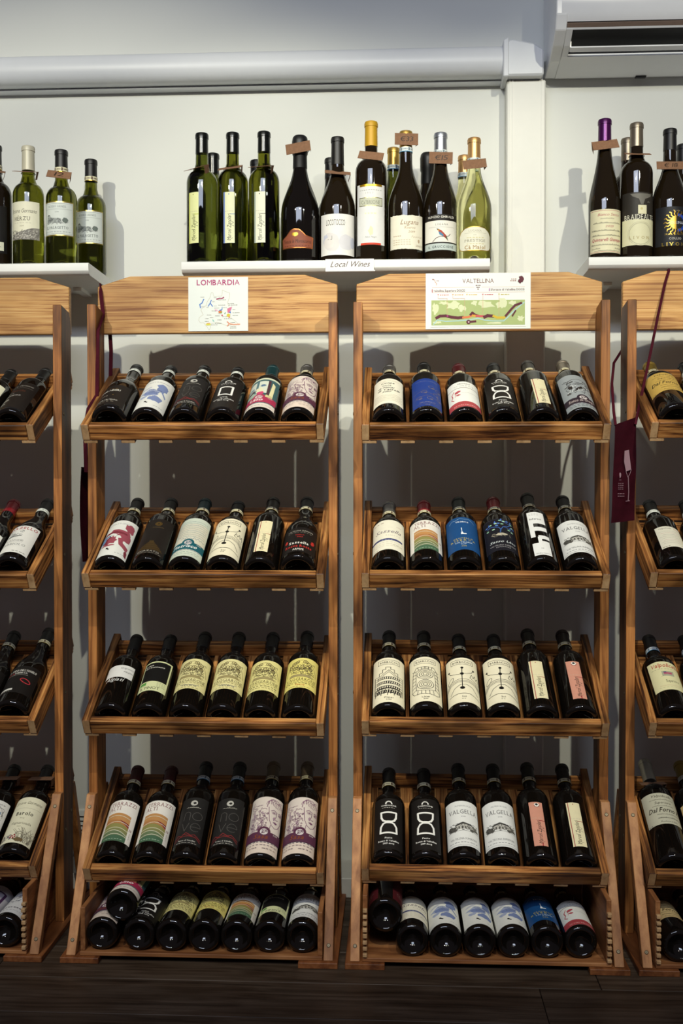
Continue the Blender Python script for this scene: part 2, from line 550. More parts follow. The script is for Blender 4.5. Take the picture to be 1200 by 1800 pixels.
@design(28)
def grey_nove():
    s = Sheet(66, 132, '#211f1e')
    s.o(0, 116, 8, '#b9b6ae'); s.blob(1, 116, 4, 3, '#2a2726', 3); s.hand(-15, 17, 102, 3.5, '#a8a49a', .6)
    g = '#4d4a47'
    s.l([(-16, 66), (-16, 86), (-14, 89), (-9, 90), (-5, 88), (-3, 84), (-3, 66)], 1.3, g); s.ring(13, 78, 11, 1.3, g)
    s.l([(-18, 58), (-10, 36), (-2, 58)], 1.3, g); s.ring(13, 47, 11, 1.3, g, a0=0, a1=310); s.l([(3, 47), (24, 47)], 1.3, g)
    red = '#8e2a2b'
    s.l([(-30, 16), (-22, 25), (-14, 21), (-5, 31), (6, 24), (14, 27), (30, 16)], 1.2, red)
    s.l([(-30, 8), (-16, 19), (0, 22), (18, 20), (30, 10)], 1.1, red); s.l([(-10, 27), (0, 24), (10, 22)], .8, red)
    s.t('Rosso di Valtellina', 0, 8, 3.8, '#d0ccc2', w=38); s.m(-24, 24, 3, '#a39e94', 1.2, 7)
    return s

def canianche(mark):
    s = Sheet(70, 142, '#1a1614')
    s.ring(0, 126, 6.5, 3, '#e6e4de', a0=0, a1=180); s.t('CABIANCHE', 0, 119, 3.6, '#e6e4de', b=1, w=34); s.m(-15, 15, 114, '#b9b5ac', 1, 6)
    w = '#eeece6'
    if mark == '0':
        s.l([(-14, 62), (14, 62), (14, 100), (-14, 100)], 4.6, w, close=True)
    else:
        s.l([(-17, 101), (17, 101), (16, 86), (12, 78), (6, 75), (-6, 75), (-12, 78), (-16, 86)], 4.4, w, close=True)
        s.l([(-18, 44), (18, 44), (17, 60), (12, 69), (6, 72), (-6, 72), (-12, 69), (-17, 60)], 4.4, w, close=True)
    y = 46 if mark == '0' else 28
    s.t('Pasto' if mark != '0' else 'La Novella', 0, y, 4, w, b=1, w=16); s.t('Rosso di Valtellina', 0, y - 8, 4.2, w, b=1, w=46); s.t('2019 docg', 0, y - 15, 3.6, w, b=1, w=24)
    return s
@design(10)
def black_frame(): return canianche('0')
@design(12)
def black_hourglass(): return canianche('8')

def crest_band(s, col, yb, txt, tcol, sheet_w=84, script=True):
    h = sheet_w / 2
    s.r(-h, yb, h, yb + 26, col); s.o(2, yb + 27, 13.5, col, n=20)
    s.o(2, yb + 26, 8.5, '#cfc6c4', n=12); s.scrib(-5, yb + 20, 9, yb + 32, col, 12, 1.2, 5, 4)
    s.t(txt, -4, yb + 7, 11, tcol, sh=0.3, serif=False, b=1, w=30 if len(txt) < 6 else 54)
    s.t('2019', 27, yb + 20, 3.4, '#d8cfc6', w=11)
    s.m(-34, 34, yb - 3, '#8d7f8a', 1.4, 9)

@design(8)
def window_lady():
    s = Sheet(86, 148, '#3a5c60')
    s.r(-43, 0, 43, 20, '#d9cfc4'); s.r(-43, 140, 43, 148, '#cdd2b8'); s.r(-40, 46, 40, 138, '#3a5c60')
    s.r(-34, 84, -10, 130, '#c9cfc0'); s.r(-4, 70, 16, 132, '#ced4c4'); s.p([(22, 50), (31, 46), (33, 118), (26, 126)], '#ddd6a8')
    s.r(-10, 70, -4, 134, '#54747a'); s.r(16, 56, 22, 134, '#4a3038')
    s.p([(-34, 72), (-14, 92), (-10, 84), (-34, 64)], '#4d3336'); s.p([(-34, 96), (-16, 104), (-12, 96), (-34, 86)], '#5c7c92')
    s.blob(6, 108, 6, 5, '#54708e', 5); s.blob(0, 84, 9, 15, '#d8d4b4', 9); s.blob(-18, 64, 16, 12, '#9fb0a0', 8); s.blob(4, 70, 8, 9, '#c4406c', 4)
    s.blob(22, 52, 8, 12, '#c9c08c', 6)
    crest_band(s, '#a82e50', 24, 'Uno', '#eee6e2', 86)
    s.m(-34, 34, 8, '#a08e86', 1.2, 9)
    return s

@design(8)
def laurel_head():
    s = Sheet(84, 158, '#d6cac0')
    c = '#77506a'; c2 = '#a08494'
    s.r(-42, 0, 42, 28, '#dccbbc')
    # head: hair, brow, eyes, nose, mouth, jaw
    s.l([(2, 128), (4, 144), (14, 152), (26, 150), (36, 142), (40, 130)], 1.6, c)
    for k in range(8):
        s.ring(6 + k * 4.4, 140 + 4 * math.sin(k), 5, 1.1, c, ry=8, a0=20, a1=240, rot=-30 + k * 12)
    s.l([(6, 128), (8, 108), (10, 92), (16, 78), (24, 72), (32, 76), (38, 90), (40, 112), (40, 128)], 1.4, c)
    s.l([(12, 118), (18, 122), (24, 119)], 1.8, c); s.l([(30, 118), (35, 120), (39, 116)], 1.8, c)
    s.o(19, 114, 2.6, c, 1.6); s.o(34, 113, 2.4, c, 1.6); s.ring(19, 114, 5, .9, c, ry=3.2); s.ring(34.5, 113, 4, .9, c, ry=3)
    s.l([(26, 119), (25, 106), (22, 98), (26, 96), (30, 98)], 1.3, c); s.p([(18, 88), (24, 90), (30, 87), (25, 83)], c); s.blob(20, 98, 2.5, 5, c2, 3)
    s.l([(14, 78), (12, 62), (2, 52)], 1.2, c); s.l([(36, 82), (36, 66), (41, 58)], 1.1, c2)
    # bunches of grapes in the hair
    g = random.Random(9)
    for k in range(46):
        x = g.uniform(-32, 4); y = 62 + g.uniform(0, 62) * (1 - abs(x + 12) / 34)
        s.ring(x, y, g.uniform(1.6, 2.6), 0.8, c if k % 2 else c2, n=8)
    s.scrib(-38, 56, -18, 150, '#b5a3ac', 22, 1.0, 14, 5); s.scrib(-30, 96, 2, 132, c2, 16, .9, 12, 8); s.scrib(-14, 60, 6, 110, c, 16, 1.0, 9, 18)
    crest_band(s, '#562e44', 30, 'Sasa', '#7e4326', 84)
    s.m(-34, 34, 20, '#9a8890', 1.2, 9); s.m(-34, -6, 12, '#87767c', 1.2, 4); s.m(2, 34, 11, '#87767c', 1.2, 4)
    return s

@design(18)
def gold_pyramid():
    s = Sheet(74, 138, '#1e1713')
    s.o(2, 118, 8, '*8a6a28'); s.ring(2, 118, 5.5, .9, '#2a2018'); s.blob(2, 118, 2.5, 2.5, '#2a2018', 3); s.hand(-10, 16, 103, 3, '#6a5636', .6)
    for k in range(9):
        y = 14 + k * 3.6; q = 30 * (1 - k / 9.5)
        s.r(-q, y, q, y + 3.0, '#4a3718' if k % 2 else '#3f2f16')
    s.r(-5, 44, 5, 49, '#4a3718')
    s.t('SFORZATO', -2, 7, 5, '#b9b2a4', w=50); s.m(-30, 30, 2.5, '#8f887a', 1.2, 8)
    return s

@design(8)
def teal_pietrisco():
    s = Sheet(86, 152, '#cdd5c6')
    s.r(-34, 46, 40, 128, '#d8d3c0')
    for k in range(9): s.hand(-34 + 3 * (k % 2), 36, 136 - k * 7.5, 3.2, ('#7e938e', '#8d8f88', '#6f8a90')[k % 3], .55)
    s.hand(-16, 38, 66, 7, '#5f7f86', .9, 14)
    crest_band(s, '#155a66', 26, 'Pietrisco', '#eef0ea', 86)
    s.r(-43, 0, 43, 20, '#cfd6c4'); s.m(-34, 36, 14, '#6f8a86', 1.2, 9); s.m(-30, 30, 8, '#8a9a90', 1.2, 8)
    return s

def barbacan(kind, y0=0):
    s = Sheet(84, 146, '#ece4c8')
    s.l([(-25, 124), (25, 124), (25, 138), (-25, 138)], 1.1, K, close=True); s.t('BARBACAN', 0, 128, 5.6, K, b=1, w=42)
    if kind == 'sol':
        s.o(0, 112, 3.4, K); s.o(-1, 92, 4.2, K); s.o(-2, 46, 5.4, K, 4.6); s.o(-32, 106, 2.8, K); s.o(26, 108, 2.8, K)
        s.l([(0, 112), (-1, 92), (-2, 46)], 1.7, K)
        s.l([(-32, 106), (-28, 97), (-18, 92), (-8, 90), (-1, 92), (10, 93), (20, 98), (26, 108)], 1.2, K)
        s.ring(-28, 74, 5, 1.1, K, ry=11, rot=-35)
        s.l([(16, 80), (20, 92), (24, 82), (28, 92), (31, 80), (35, 88), (38, 74)], 1.1, K); s.l([(16, 80), (38, 66)], 1.1, K)
        for q, yy in ((0, 72), (1, 67), (2, 63)):
            s.l([(-40, yy - 18), (-28, yy - 4), (-10, yy + 2), (12, yy + 2), (28, yy - 5), (40, yy - 18)], 1.0, K)
        s.l([(-30, 30), (-20, 46), (-6, 56), (6, 57), (20, 48), (32, 28)], 1.1, K); s.l([(-34, 24), (-10, 28), (12, 28), (36, 16)], 1.2, K)
        s.t('Sol', 0, 16, 4.6, '#3a3632', w=9); s.m(-5, 5, 11, '#6d675c', 1.1, 2)
    elif kind == 'tower':
        s.l([(-30, 86), (-22, 86), (-22, 96), (-14, 96), (-14, 106), (-7, 106), (-7, 114), (4, 114), (4, 106), (12, 106), (12, 96), (20, 96), (20, 86), (30, 86)], 1.4, K)
        s.l([(-20, 84), (0, 104), (20, 84)], 1.3, K); s.l([(-14, 84), (0, 98), (14, 84)], 1.2, K)
        for k in range(4):
            y = 80 - k * 15; q = 30
            s.l([(-q, y), (0, y + 2), (q, y)], 1.2, K); s.l([(-q, y - 7), (0, y - 5), (q, y - 7)], 1.1, K)
            for j in range(11):
                x = -24 + j * 4.8; s.l([(x, y + 1), (x - 1.2, y - 6)], 2.2, K)
        s.l([(-32, 86), (-32, 30)], 1.3, K); s.l([(32, 86), (32, 26)], 1.3, K); s.l([(-32, 40), (0, 43), (32, 40)], 1.2, K)
        for j in range(9): s.l([(-28 + j * 7, 40), (-31 + j * 7, 22 + (j % 2) * 4)], 1.3, K)
        s.t('Pizzi', 0, 12, 4, '#3a3632', w=18); s.t('2019', 0, 6, 3, '#3a3632', w=11)
    else:
        s.l([(-20, 112), (20, 112), (28, 98), (30, 60), (34, 28), (26, 22), (-26, 26), (-32, 36), (-30, 66), (-28, 96)], 1.4, K, close=True)
        for cy in (88, 54):
            for q, r in enumerate((18, 13, 8.5, 4.5)): s.ring(0, cy, r, 1.3, K, ry=r * .85, n=22)
        s.l([(-20, 100), (-21, 58), (-20, 38), (0, 34), (22, 38), (23, 70), (20, 100), (0, 108), (-20, 100)], 1.1, K)
        for k in range(7): s.l([(-30, 36 + k * 11), (-21, 40 + k * 10)], 1.1, K); s.l([(31, 32 + k * 11), (22, 40 + k * 10)], 1.1, K)
        for k in range(5): s.l([(-16 + k * 8, 34), (-18 + k * 9, 24)], 1.1, K); s.l([(-14 + k * 7, 104), (-16 + k * 8, 112)], 1.1, K)
        s.t('Livei', 0, 12, 4, '#3a3632', w=16); s.t('2019', 0, 6.5, 3, '#3a3632', w=10)
    return s
@design(12)
def cream_figure(): return barbacan('sol')
@design(10)
def cream_tower(): return barbacan('tower')
@design(14)
def cream_spirals(): return barbacan('spiral')

def signature(paper, stripe, bar, dot, left=None, w=30, h=122):
    s = Sheet(w, h, paper); q = w / 2
    if left: s.r(-q, 0, -q + 4, h, left)
    if stripe: s.r(-q + 3.2, 0, -q + 4.8, h, stripe)
    if dot == 'ring':
        s.o(2, h - 9, 6, '#efe9dc'); s.ring(2, h - 9, 5.4, 1.5, '#8c2c36', a0=180, a1=360); s.o(2, h - 7, 3, '#23222c'); s.r(2.5, 0, 4.5, 9, '#a02430')
    else: s.o(0, h - 5, 1.3, dot)
    s.r(2, h * 0.56, q, h * 0.56 + 1.6, bar); s.m(-q + 4, q - 2, h * 0.62, '#c0b6a0', .8, 4)
    s.t('Marcel Zanolari', 5, h * 0.05, 9.0, '#2a2622', a='l', sh=0.25, rot=90, w=h * 0.52)
    s.l([(3, h * 0.44), (11, h * 0.40), (4, h * 0.36), (12, h * 0.33)], .7, '#35302b'); s.l([(0, h * .05), (9, h * .10)], .6, '#35302b')
    return s
@design(27)
def slim_cream(): return signature('#e6dcb4', '#9c2f32', '#9c2f32', '#9c2f32')
@design(27)
def slim_pink(): return signature('#d3957f', None, '#a02430', 'ring')
@design(47)
def slim_lime(): return signature('#e3e6a6', None, '#b8c23c', '#9aa04a', '#cfd66a', 27, 117)
@design(46)
def slim_blue(): return signature('#e9ebc4', None, '#6f86b8', '#5f7cc0', '#7f93c4', 27, 117)
@design(46)
def slim_grey(): return signature('#e9ead2', None, '#5a564e', '#3a3836', '#aab4a8', 27, 117)

@design(16)
def rocce_rosse():
    s = Sheet(84, 96, '#171210')
    s.t('VALTELLINA SUPERIORE', 0, 80, 4.6, '#a8a296', w=58); s.m(-28, 28, 75, '#8a857a', 1.0, 8)
    s.t('RISERVA', 0, 64, 3.8, '#b32826', w=19); s.t('2013', 0, 56, 3.8, '#b32826', w=13)
    s.blob(-30, 44, 4, 6, '#b8302a', 3); s.blob(31, 44, 4.5, 6.5, '#b8302a', 5)
    s.t('Sassella', 0, 31, 8.5, '#e4e0d6', b=1, serif=True, w=44); s.t('Rocce Rosse', 0, 18, 8.5, '#c02e2a', b=1, serif=True, w=60); s.t('ARPEPE', 0, 6, 7, '#e4e0d6', w=24)
    return s

@design(78)
def script_algiati():
    s = Sheet(0, 0)
    s.r(-33, 14, 33, 54, '#e4e2dc'); s.t('Grignetto', 16, 42, 5, '#4a4644', sh=.3, w=30); s.t('Alpgino', 20, 31, 5, '#4a4644', sh=.3, w=22)
    s.t('Algiati', -6, 1, 11, '#e4e2dc', sh=.35, w=40)
    return s

@design(48)
def black_pinot():
    s = Sheet(70, 98, '#d8dba8')
    s.r(-31, 31, 31, 94, '#110f0e'); s.t('arcate', -18, 83, 4.6, '#d8d4c6', b=1, w=20); s.t('san francesco', -5, 76, 4.6, '#d8d4c6', b=1, w=46)
    s.r(-30, 19, -14, 28, '#5c9a48'); s.m(-29, -15, 15, '#90956e', 1, 3)
    for k in range(4): s.m(10, 31, 27 - k * 4, '#8c9070', 1, 4)
    s.t('IL PINOT', -4, 5, 8, '#2a2c20', w=44)
    return s

def grove(paper, sub):
    s = Sheet(86, 100, paper)
    s.ring(0, 34, 37, 1.4, '#8a7c4e', ry=58, a0=12, a1=168)
    s.scrib(-30, 38, 30, 84, '#6b5f3e', 60, 1.1, 9, 11); s.scrib(-22, 48, 24, 74, '#4d4430', 44, 1.2, 6, 5)
    for x, y, r in ((-18, 82, 5), (-9, 86, 4), (8, 86, 5), (17, 78, 6), (-22, 70, 6), (4, 70, 6), (20, 66, 5), (-8, 64, 5)):
        s.ring(x, y, r, 1.3, '#5a4f34', n=9); s.blob(x, y, r * .5, r * .5, '#8f8154', int(x + 40), 7)
    s.p([(-28, 36), (28, 36), (20, 44), (-20, 44)], '#9d9062')
    s.r(-40, 22, 40, 33, paper)
    s.t('VAGGIARONE', 2, 23.5, 8.6, '#352b14', serif=True, w=70)
    s.m(-32, 34, 19, '#8f8358', 1, 8)
    if sub == 'script': s.t('\u201cVinterni\u201d', 0, 8, 7.5, '#464a66', sh=.3, w=42); s.m(-24, 24, 3.5, '#8f8358', .9, 6)
    elif sub == 'riserva': s.t('Riserva', 0, 8, 5, '#b4552c', sh=.2, w=20); s.m(-34, 34, 14.5, '#5f5636', 1.4, 9); s.m(-24, 24, 3.5, '#8f8358', .9, 6)
    else: s.m(-36, 36, 13, '#5f5636', 1.8, 9); s.m(-36, 36, 7, '#8f8358', 1.4, 10)
    return s
@design(56)
def grove_script(): return grove('#e2d89c', 'script')
@design(52)
def grove_plain(): return grove('#e0d690', 'plain')
@design(62)
def grove_riserva(): return grove('#e3d67c', 'riserva')

@design(34)
def terraces():
    s = Sheet(84, 116, '#e8e2d8')
    s.t('TERRAZZI', 4, 100, 10, '#7a3c42', serif=True, w=60); s.t('ALTI', -14, 87, 10, '#7a3c42', serif=True, w=28); s.m(-28, -10, 83, '#b09a8c', .9, 3)
    x0, x1 = -28, 28
    def band(c, pl, pr, ql, qr, bow=4):
        n = 8; top = [(x0 + (x1 - x0) * k / n, ql + (qr - ql) * k / n + bow * math.sin(math.pi * k / n)) for k in range(n + 1)]
        s.p([(x0, pl), (x1, pr)] + top[::-1], c)
    band('#bd8a54', 0, 0, 76, 72, 4); band('#b07a4a', 0, 0, 58, 50, 5)
    s.p([(4, 58), (28, 50), (28, 40)], '#7c1e2c')
    band('#8c874e', 0, 0, 44, 38, 8); band('#7f8052', 0, 0, 30, 28, 6); band('#667654', 0, 0, 22, 20, 7); band('#47664c', 0, 0, 10, 12, 5)
    for yl, yr, b in ((68, 64, 4), (46, 46, 7), (32, 30, 6), (24, 18, 8), (12, 14, 6)):
        s.l([(x0 + (x1 - x0) * k / 8, yl + (yr - yl) * k / 8 + b * math.sin(math.pi * k / 8)) for k in range(9)], 1.3, '#d8d4bc')
    s.m(-22, 22, 5, '#a9bfa6', 1.2, 7); s.t('19', 34, 34, 6, '#7a3c42', serif=True, w=7); s.t('VALTELLINA', 35, 12, 2, '#9a8a80', rot=90, w=18, a='l')
    return s

@design(23)
def villa_white():
    s = Sheet(86, 126, '#e4e4e0')
    s.t('ALFIERI RUZZI', 2, 110, 4, '#88888a', w=36); s.t('VALGELLA', 2, 90, 11, '#4c4a4c', serif=True, w=66); s.t('2018', 2, 80, 3.2, '#88868a', w=10)
    s.blob(-24, 48, 11, 8, '#55534e', 4, 18); s.blob(22, 50, 13, 9, '#6a6860', 7, 18); s.p([(-16, 46), (-16, 58), (0, 64), (18, 60), (24, 48)], '#b9b6ae')
    s.p([(-18, 58), (0, 66), (20, 60), (18, 57), (0, 61), (-16, 55)], '#3f3d3a'); s.scrib(-32, 42, 34, 62, '#33312f', 46, 1.0, 6, 6); s.l([(-36, 40), (0, 43), (36, 40)], .8, '#77746e')
    for k in range(4): s.r(-10 + k * 7, 48, -7 + k * 7, 54, '#4a4844')
    s.t('VALTELLINA SUPERIORE', 0, 18, 4.6, '#6c6a6c', serif=True, w=60); s.m(-33, 33, 10, '#77757a', 1.3, 10); s.l([(-40, 4), (40, 4)], .6, '#9a989a')
    return s

@design(28)
def scrawl_white():
    s = Sheet(74, 126, '#ebe6d2')
    s.hand(-22, 24, 112, 5, '#b9a98a', .5)
    s.t('Coopa', -2, 99, 8, K, sh=.3, w=30, b=1); s.t('nota', -4, 88, 6, K, sh=.3, w=20, b=1); s.t('di Nonu', -6, 76, 8, K, sh=.3, w=36, b=1); s.t('di Valtelli', 0, 65, 8, K, sh=.3, w=50, b=1); s.t('2017', -4, 55, 6, K, sh=.3, w=20, b=1)
    for k in range(5): s.hand(-33, 33 - 4 * (k % 2), 42 - k * 7, 4, '#a79c84', .5)
    s.r(35.5, 20, 36.5, 90, '#b9b29a')
    return s

@design(14)
def blue_ornate():
    s = Sheet(72, 140, '#1c3a86')
    g = '#6a6270'
    s.t('VALTELLINA SUPERIORE', 0, 124, 4, '#6c7094', w=50)
    for k, (x, y) in enumerate(((-18, 44), (6, 40), (20, 62), (28, 44), (10, 96), (-6, 70), (26, 86))):
        s.ring(x, y, 6, 1.1, g, a0=0, a1=300); s.blob(x + 3, y - 6, 4, 3, g, k + 2, 8)
    s.l([(-30, 66), (-10, 74), (10, 62), (30, 78)], 1, g); s.l([(-30, 84), (-6, 80), (16, 88), (30, 96)], .9, '#4f5a84'); s.l([(-28, 40), (0, 52), (24, 34)], .9, g)
    s.t('GRUMELLO', 0, 16, 4.6, '#8c8490', w=34); s.m(-24, 24, 10, g, 1.2, 7); s.t('2018', 0, 4, 3, '#8c8490', w=10)
    return s

@design(10)
def red_flower():
    s = Sheet(80, 126, '#e9e9e2')
    s.t('DRAMONT', 2, 112, 4.6, '#2a2624', b=1, w=28); s.t('CLUMAZIE', 2, 102, 4, '#6d6864', sp=.3, w=46); s.l([(-40, 94), (40, 94)], 1.5, '#5e3a34')
    r = '#b8505a'
    s.l([(-22, 82), (-28, 70), (-26, 58), (-30, 48), (-24, 40)], 2.2, r); s.blob(-14, 74, 8, 4.5, r, 5, rot=30); s.blob(-13, 60, 5, 4, r, 8); s.l([(-20, 54), (-18, 70), (-10, 78)], 1, r)
    s.hand(-6, 34, 68, 3, '#b0a9a2', .5)
    s.r(-40, 0, 40, 26, '#b2474c'); s.t('SFORZATO', 0, 15, 4, '#8a2e34', w=34); s.t('DI VALTELLINA', 0, 6, 5, '#e0b4ae', w=50)
    return s

@design(4)
def sea_face():
    s = Sheet(84, 164, '#9aa0a2')
    k = '#25211f'
    s.ring(4, 112, 30, 1.4, k, ry=30, a0=30, a1=160)
    for x, y, w, a in ((-16, 126, 14, 25), (6, 122, 16, 14), (24, 120, 12, -16), (-24, 108, 12, 30), (28, 100, 16, 10)):
        c, q = math.cos(math.radians(a)), math.sin(math.radians(a)); s.l([(x - w / 2 * c, y - w / 2 * q), (x + w / 2 * c, y + w / 2 * q)], 3, k)
    s.p([(-8, 92), (6, 106), (14, 104), (22, 92), (16, 96), (10, 99), (-2, 88)], k); s.blob(-18, 100, 5, 9, k, 6); s.p([(-12, 84), (0, 94), (0, 90), (-10, 80)], k); s.l([(0, 114), (8, 115)], 2, k)
    s.scrib(-36, 70, 40, 136, k, 40, 1.1, 9, 12); s.scrib(-30, 74, 30, 110, '#d5d8d6', 22, 1.4, 8, 4); s.blob(-24, 72, 5, 4, '#4a4644', 9)
    crest_band(s, '#2b1f2b', 22, 'Ronco de Onego', '#b9aaa6', 84)
    s.m(-32, 34, 13, '#6c7274', 1.2, 8); s.m(-32, 34, 7, '#6c7274', 1.2, 8)
    return s

@design(32)
def script_sassella():
    s = Sheet(84, 118, '#e9e4d0')
    s.m(-36, -8, 106, '#8a6a5a', 1.6, 3); s.t('2019', 24, 92, 3, '#b58a8a', w=12)
    s.t('Sassella', -1, 66, 13, '#6d5f6c', sh=.35, w=60); s.t('RISERVA', 12, 54, 3.6, '#b3a8a0', sp=.3, w=34)
    s.r(-42, 36, 34, 43, '#3f4470'); s.m(-14, 12, 38, '#8d90b4', 2, 4)
    for q in range(3): s.m(-38, 38, 28 - q * 7, '#c0b8a4', 1, 9)
    s.m(-40, -20, 3, '#6d6658', 1.4, 3); s.m(10, 34, 18, '#8d8474', 1.4, 3)
    return s

@design(32)
def blue_glyph():
    s = Sheet(84, 130, '#15487e')
    s.l([(-30, 112), (-22, 120), (-14, 118), (-4, 124), (6, 121), (16, 124), (30, 112)], .9, '#8fb0cc'); s.t('TROIANI', 0, 108, 5, '#e8ecee', b=1, w=28)
    s.p([(-3, 86), (-1, 86), (-1, 72), (2, 64), (8, 64), (8, 60), (-4, 60), (-4, 64), (-2, 72)], '#e8ecee')
    y = '#b8a850'
    s.t('GRUMELLO', 0, 42, 4.6, y, b=1, sp=.2, w=44); s.t('RISERVA', 0, 34, 5.2, y, b=1, sp=.2, w=58); s.t('VALTELLINA', 0, 26, 4.6, '#cfdbe4', w=38); s.t('SUP', 0, 20, 3, '#cfdbe4', w=12); s.t('2018', 0, 12, 3.6, y, w=11)
    return s

@design(30)
def navy_tree():
    s = Sheet(80, 126, '#17161f')
    s.l([(-39, 2), (-39, 124), (39, 124), (39, 2)], .8, '#3c3a48')
    bl = '#3f66a8'
    s.l([(0, 70), (2, 82), (-2, 90), (-20, 96), (-28, 92)], 2, bl); s.l([(2, 82), (8, 94), (18, 98), (26, 108), (8, 114), (2, 120)], 1.8, bl); s.l([(8, 94), (22, 90), (30, 86)], 1.5, bl)
    g = random.Random(4)
    for k, (x, y) in enumerate(((-28, 84), (-14, 84), (-30, 100), (-20, 104), (-8, 106), (-6, 98), (2, 118), (10, 116), (18, 118), (28, 112), (30, 100), (34, 98), (20, 84), (28, 80), (-2, 106), (6, 104))):
        s.o(x, y, 3.6, ('#8fbf9c', '#a9d0b0', '#4f78c0')[k % 3], 2.4, n=8)
    for x, y in ((-26, 100), (-12, 108), (2, 118), (24, 114), (22, 90)): s.p([(x, y), (x + 5, y + 1), (x + 3, y + 9)], '#4a72c8')
    s.blob(2, 62, 12, 4.5, '#b8b09c', 5); s.scrib(-20, 54, 24, 66, '#8f8878', 14, .9, 9, 7)
    s.t('Sasso Uno', 2, 30, 8, '#d8e0e0', sh=.35, w=58); s.t('VALTELLINA SUPERIORE', 2, 17, 4.4, '#a9a6a8', w=58); s.t('DOCG', 2, 10, 3.6, '#a9a6a8', w=30)
    return s

@design(12)
def inferno_block():
    s = Sheet(0, 0); w = '#e9e9e6'
    s.r(-19, 124, 19, 172, w); s.m(-15, 8, 164, '#9a9a9a', 1, 4); s.m(-15, 8, 159, '#9a9a9a', 1, 4); s.t('Inferno', -2, 140, 6.4, '#4a4a4a', b=1, w=26)
    s.r(-19, 70, -9, 128, w); s.r(-9, 94, 19, 110, w)
    s.r(-3, 62, 21, 76, w); s.r(-5, 44, 3, 70, w); s.r(3, 44, 19, 54, w)
    s.r(-19, 0, 19, 46, w); s.m(-2, 4, 24, '#9a9a9a', 3, 2); s.t('Valtellina Superiore', 0, 5, 4, '#5a5a5a', w=32)
    return s

@design(15)
def barolo_cream():
    s = Sheet(84, 122, '#e4e2c6')
    s.t('Ettore Germano', 2, 104, 5, '#6d6a5a', sh=.3, w=46); s.t('Barolo', 8, 82, 9, '#3c3a30', serif=True, w=34); s.m(-10, 26, 74, '#8a8770', 1, 5)
    s.ring(-16, 20, 26, 5, '#5f6242', ry=22, a0=20, a1=160); s.l([(-40, 8), (40, 14)], 2, '#8d8c66')
    return s

@design(12)
def black_cru():
    s = Sheet(84, 124, '#15110f')
    s.t('Ettore Germano', 2, 106, 6, '#8f8a82', sh=.3, w=58); s.l([(-34, 98), (34, 98)], .6, '#6d675f'); s.t('Barolo', 6, 80, 8, '#5a2a18', serif=True, w=30)
    s.t('DOCG', -8, 70, 3.6, '#aaa59c', w=12); s.t('Lazzarito', -4, 58, 6, '#d0ccc4', serif=True, w=42)
    s.blob(-12, 36, 10, 6, '#6d6963', 5); s.scrib(-22, 30, -2, 42, '#aaa59c', 12, .8, 5, 4); s.t('2019', -14, 16, 4.4, '#d0ccc4', w=18)
    return s

@design(2)
def blank_white():
    s = Sheet(84, 100, '#e6e6dc')
    for x, y in ((22, 62), (27, 66), (20, 55), (24, 50)): s.o(x, y, 1, '#8a8a80')
    s.hand(-4, 22, 30, 6, '#77776e', .7, 9); s.m(-20, 30, 20, '#aaa99c', 1, 7)
    return s

@design(20)
def red_arch():
    s = Sheet(84, 106, '#e2e0d8')
    s.t('MARZELLO', 2, 92, 9, '#a2343c', serif=True, b=1, w=72); s.scrib(-22, 62, 10, 88, '#8a8c8a', 40, 1.0, 8, 3); s.p([(-24, 60), (10, 64), (8, 67), (-22, 66)], '#6f716e')
    s.t('LANGHE', 0, 44, 6, '#8a8a86', serif=True, w=38); s.l([(-18, 40), (18, 40)], .5, '#a9a9a2'); s.t('NEBBIOLO', 0, 28, 7, '#8a8a86', serif=True, w=56); s.m(6, 38, 5, '#8d8d86', 2, 4)
    return s

@design(20)
def black_plain():
    s = Sheet(84, 92, '#14100e'); s.r(22, 4, 40, 14, '#8a5a60'); s.m(-14, 22, 62, '#4a443e', 4, 5)
    return s

@design(32)
def angel_ring():
    s = Sheet(88, 88, '#15110f')
    s.t("LA VIGNA DELL'ANGELO", 2, 70, 6, '#d5d1c6', serif=True, b=1, w=66); s.t('RISERVA', 2, 62, 5, '#d5d1c6', serif=True, b=1, w=28); s.m(-30, -12, 62, '#8c2a30', 3, 3); s.l([(-34, 58), (18, 58)], .9, '#8d887e')
    s.ring(18, 40, 12, 2.2, '#b03038', ry=5.5, rot=-22); s.r(-40, 8, -2, 14, '#c8c6be'); s.m(-36, -4, 4, '#77736a', 1, 6)
    return s

@design(20)
def etching_white():
    s = Sheet(84, 122, '#dcd9d2')
    s.ring(0, 70, 34, 1.2, '#8d8a84', ry=44, a0=10, a1=170); s.blob(8, 62, 22, 26, '#a9a8a2', 5); s.scrib(-30, 30, 32, 104, '#55534e', 80, 1.1, 12, 6); s.p([(-6, 84), (26, 92), (28, 86), (0, 78)], '#7d94a8')
    s.m(2, 32, 110, '#8d8a84', 2.4, 5); s.m(-20, 20, 14, '#55534e', 5, 6)
    return s

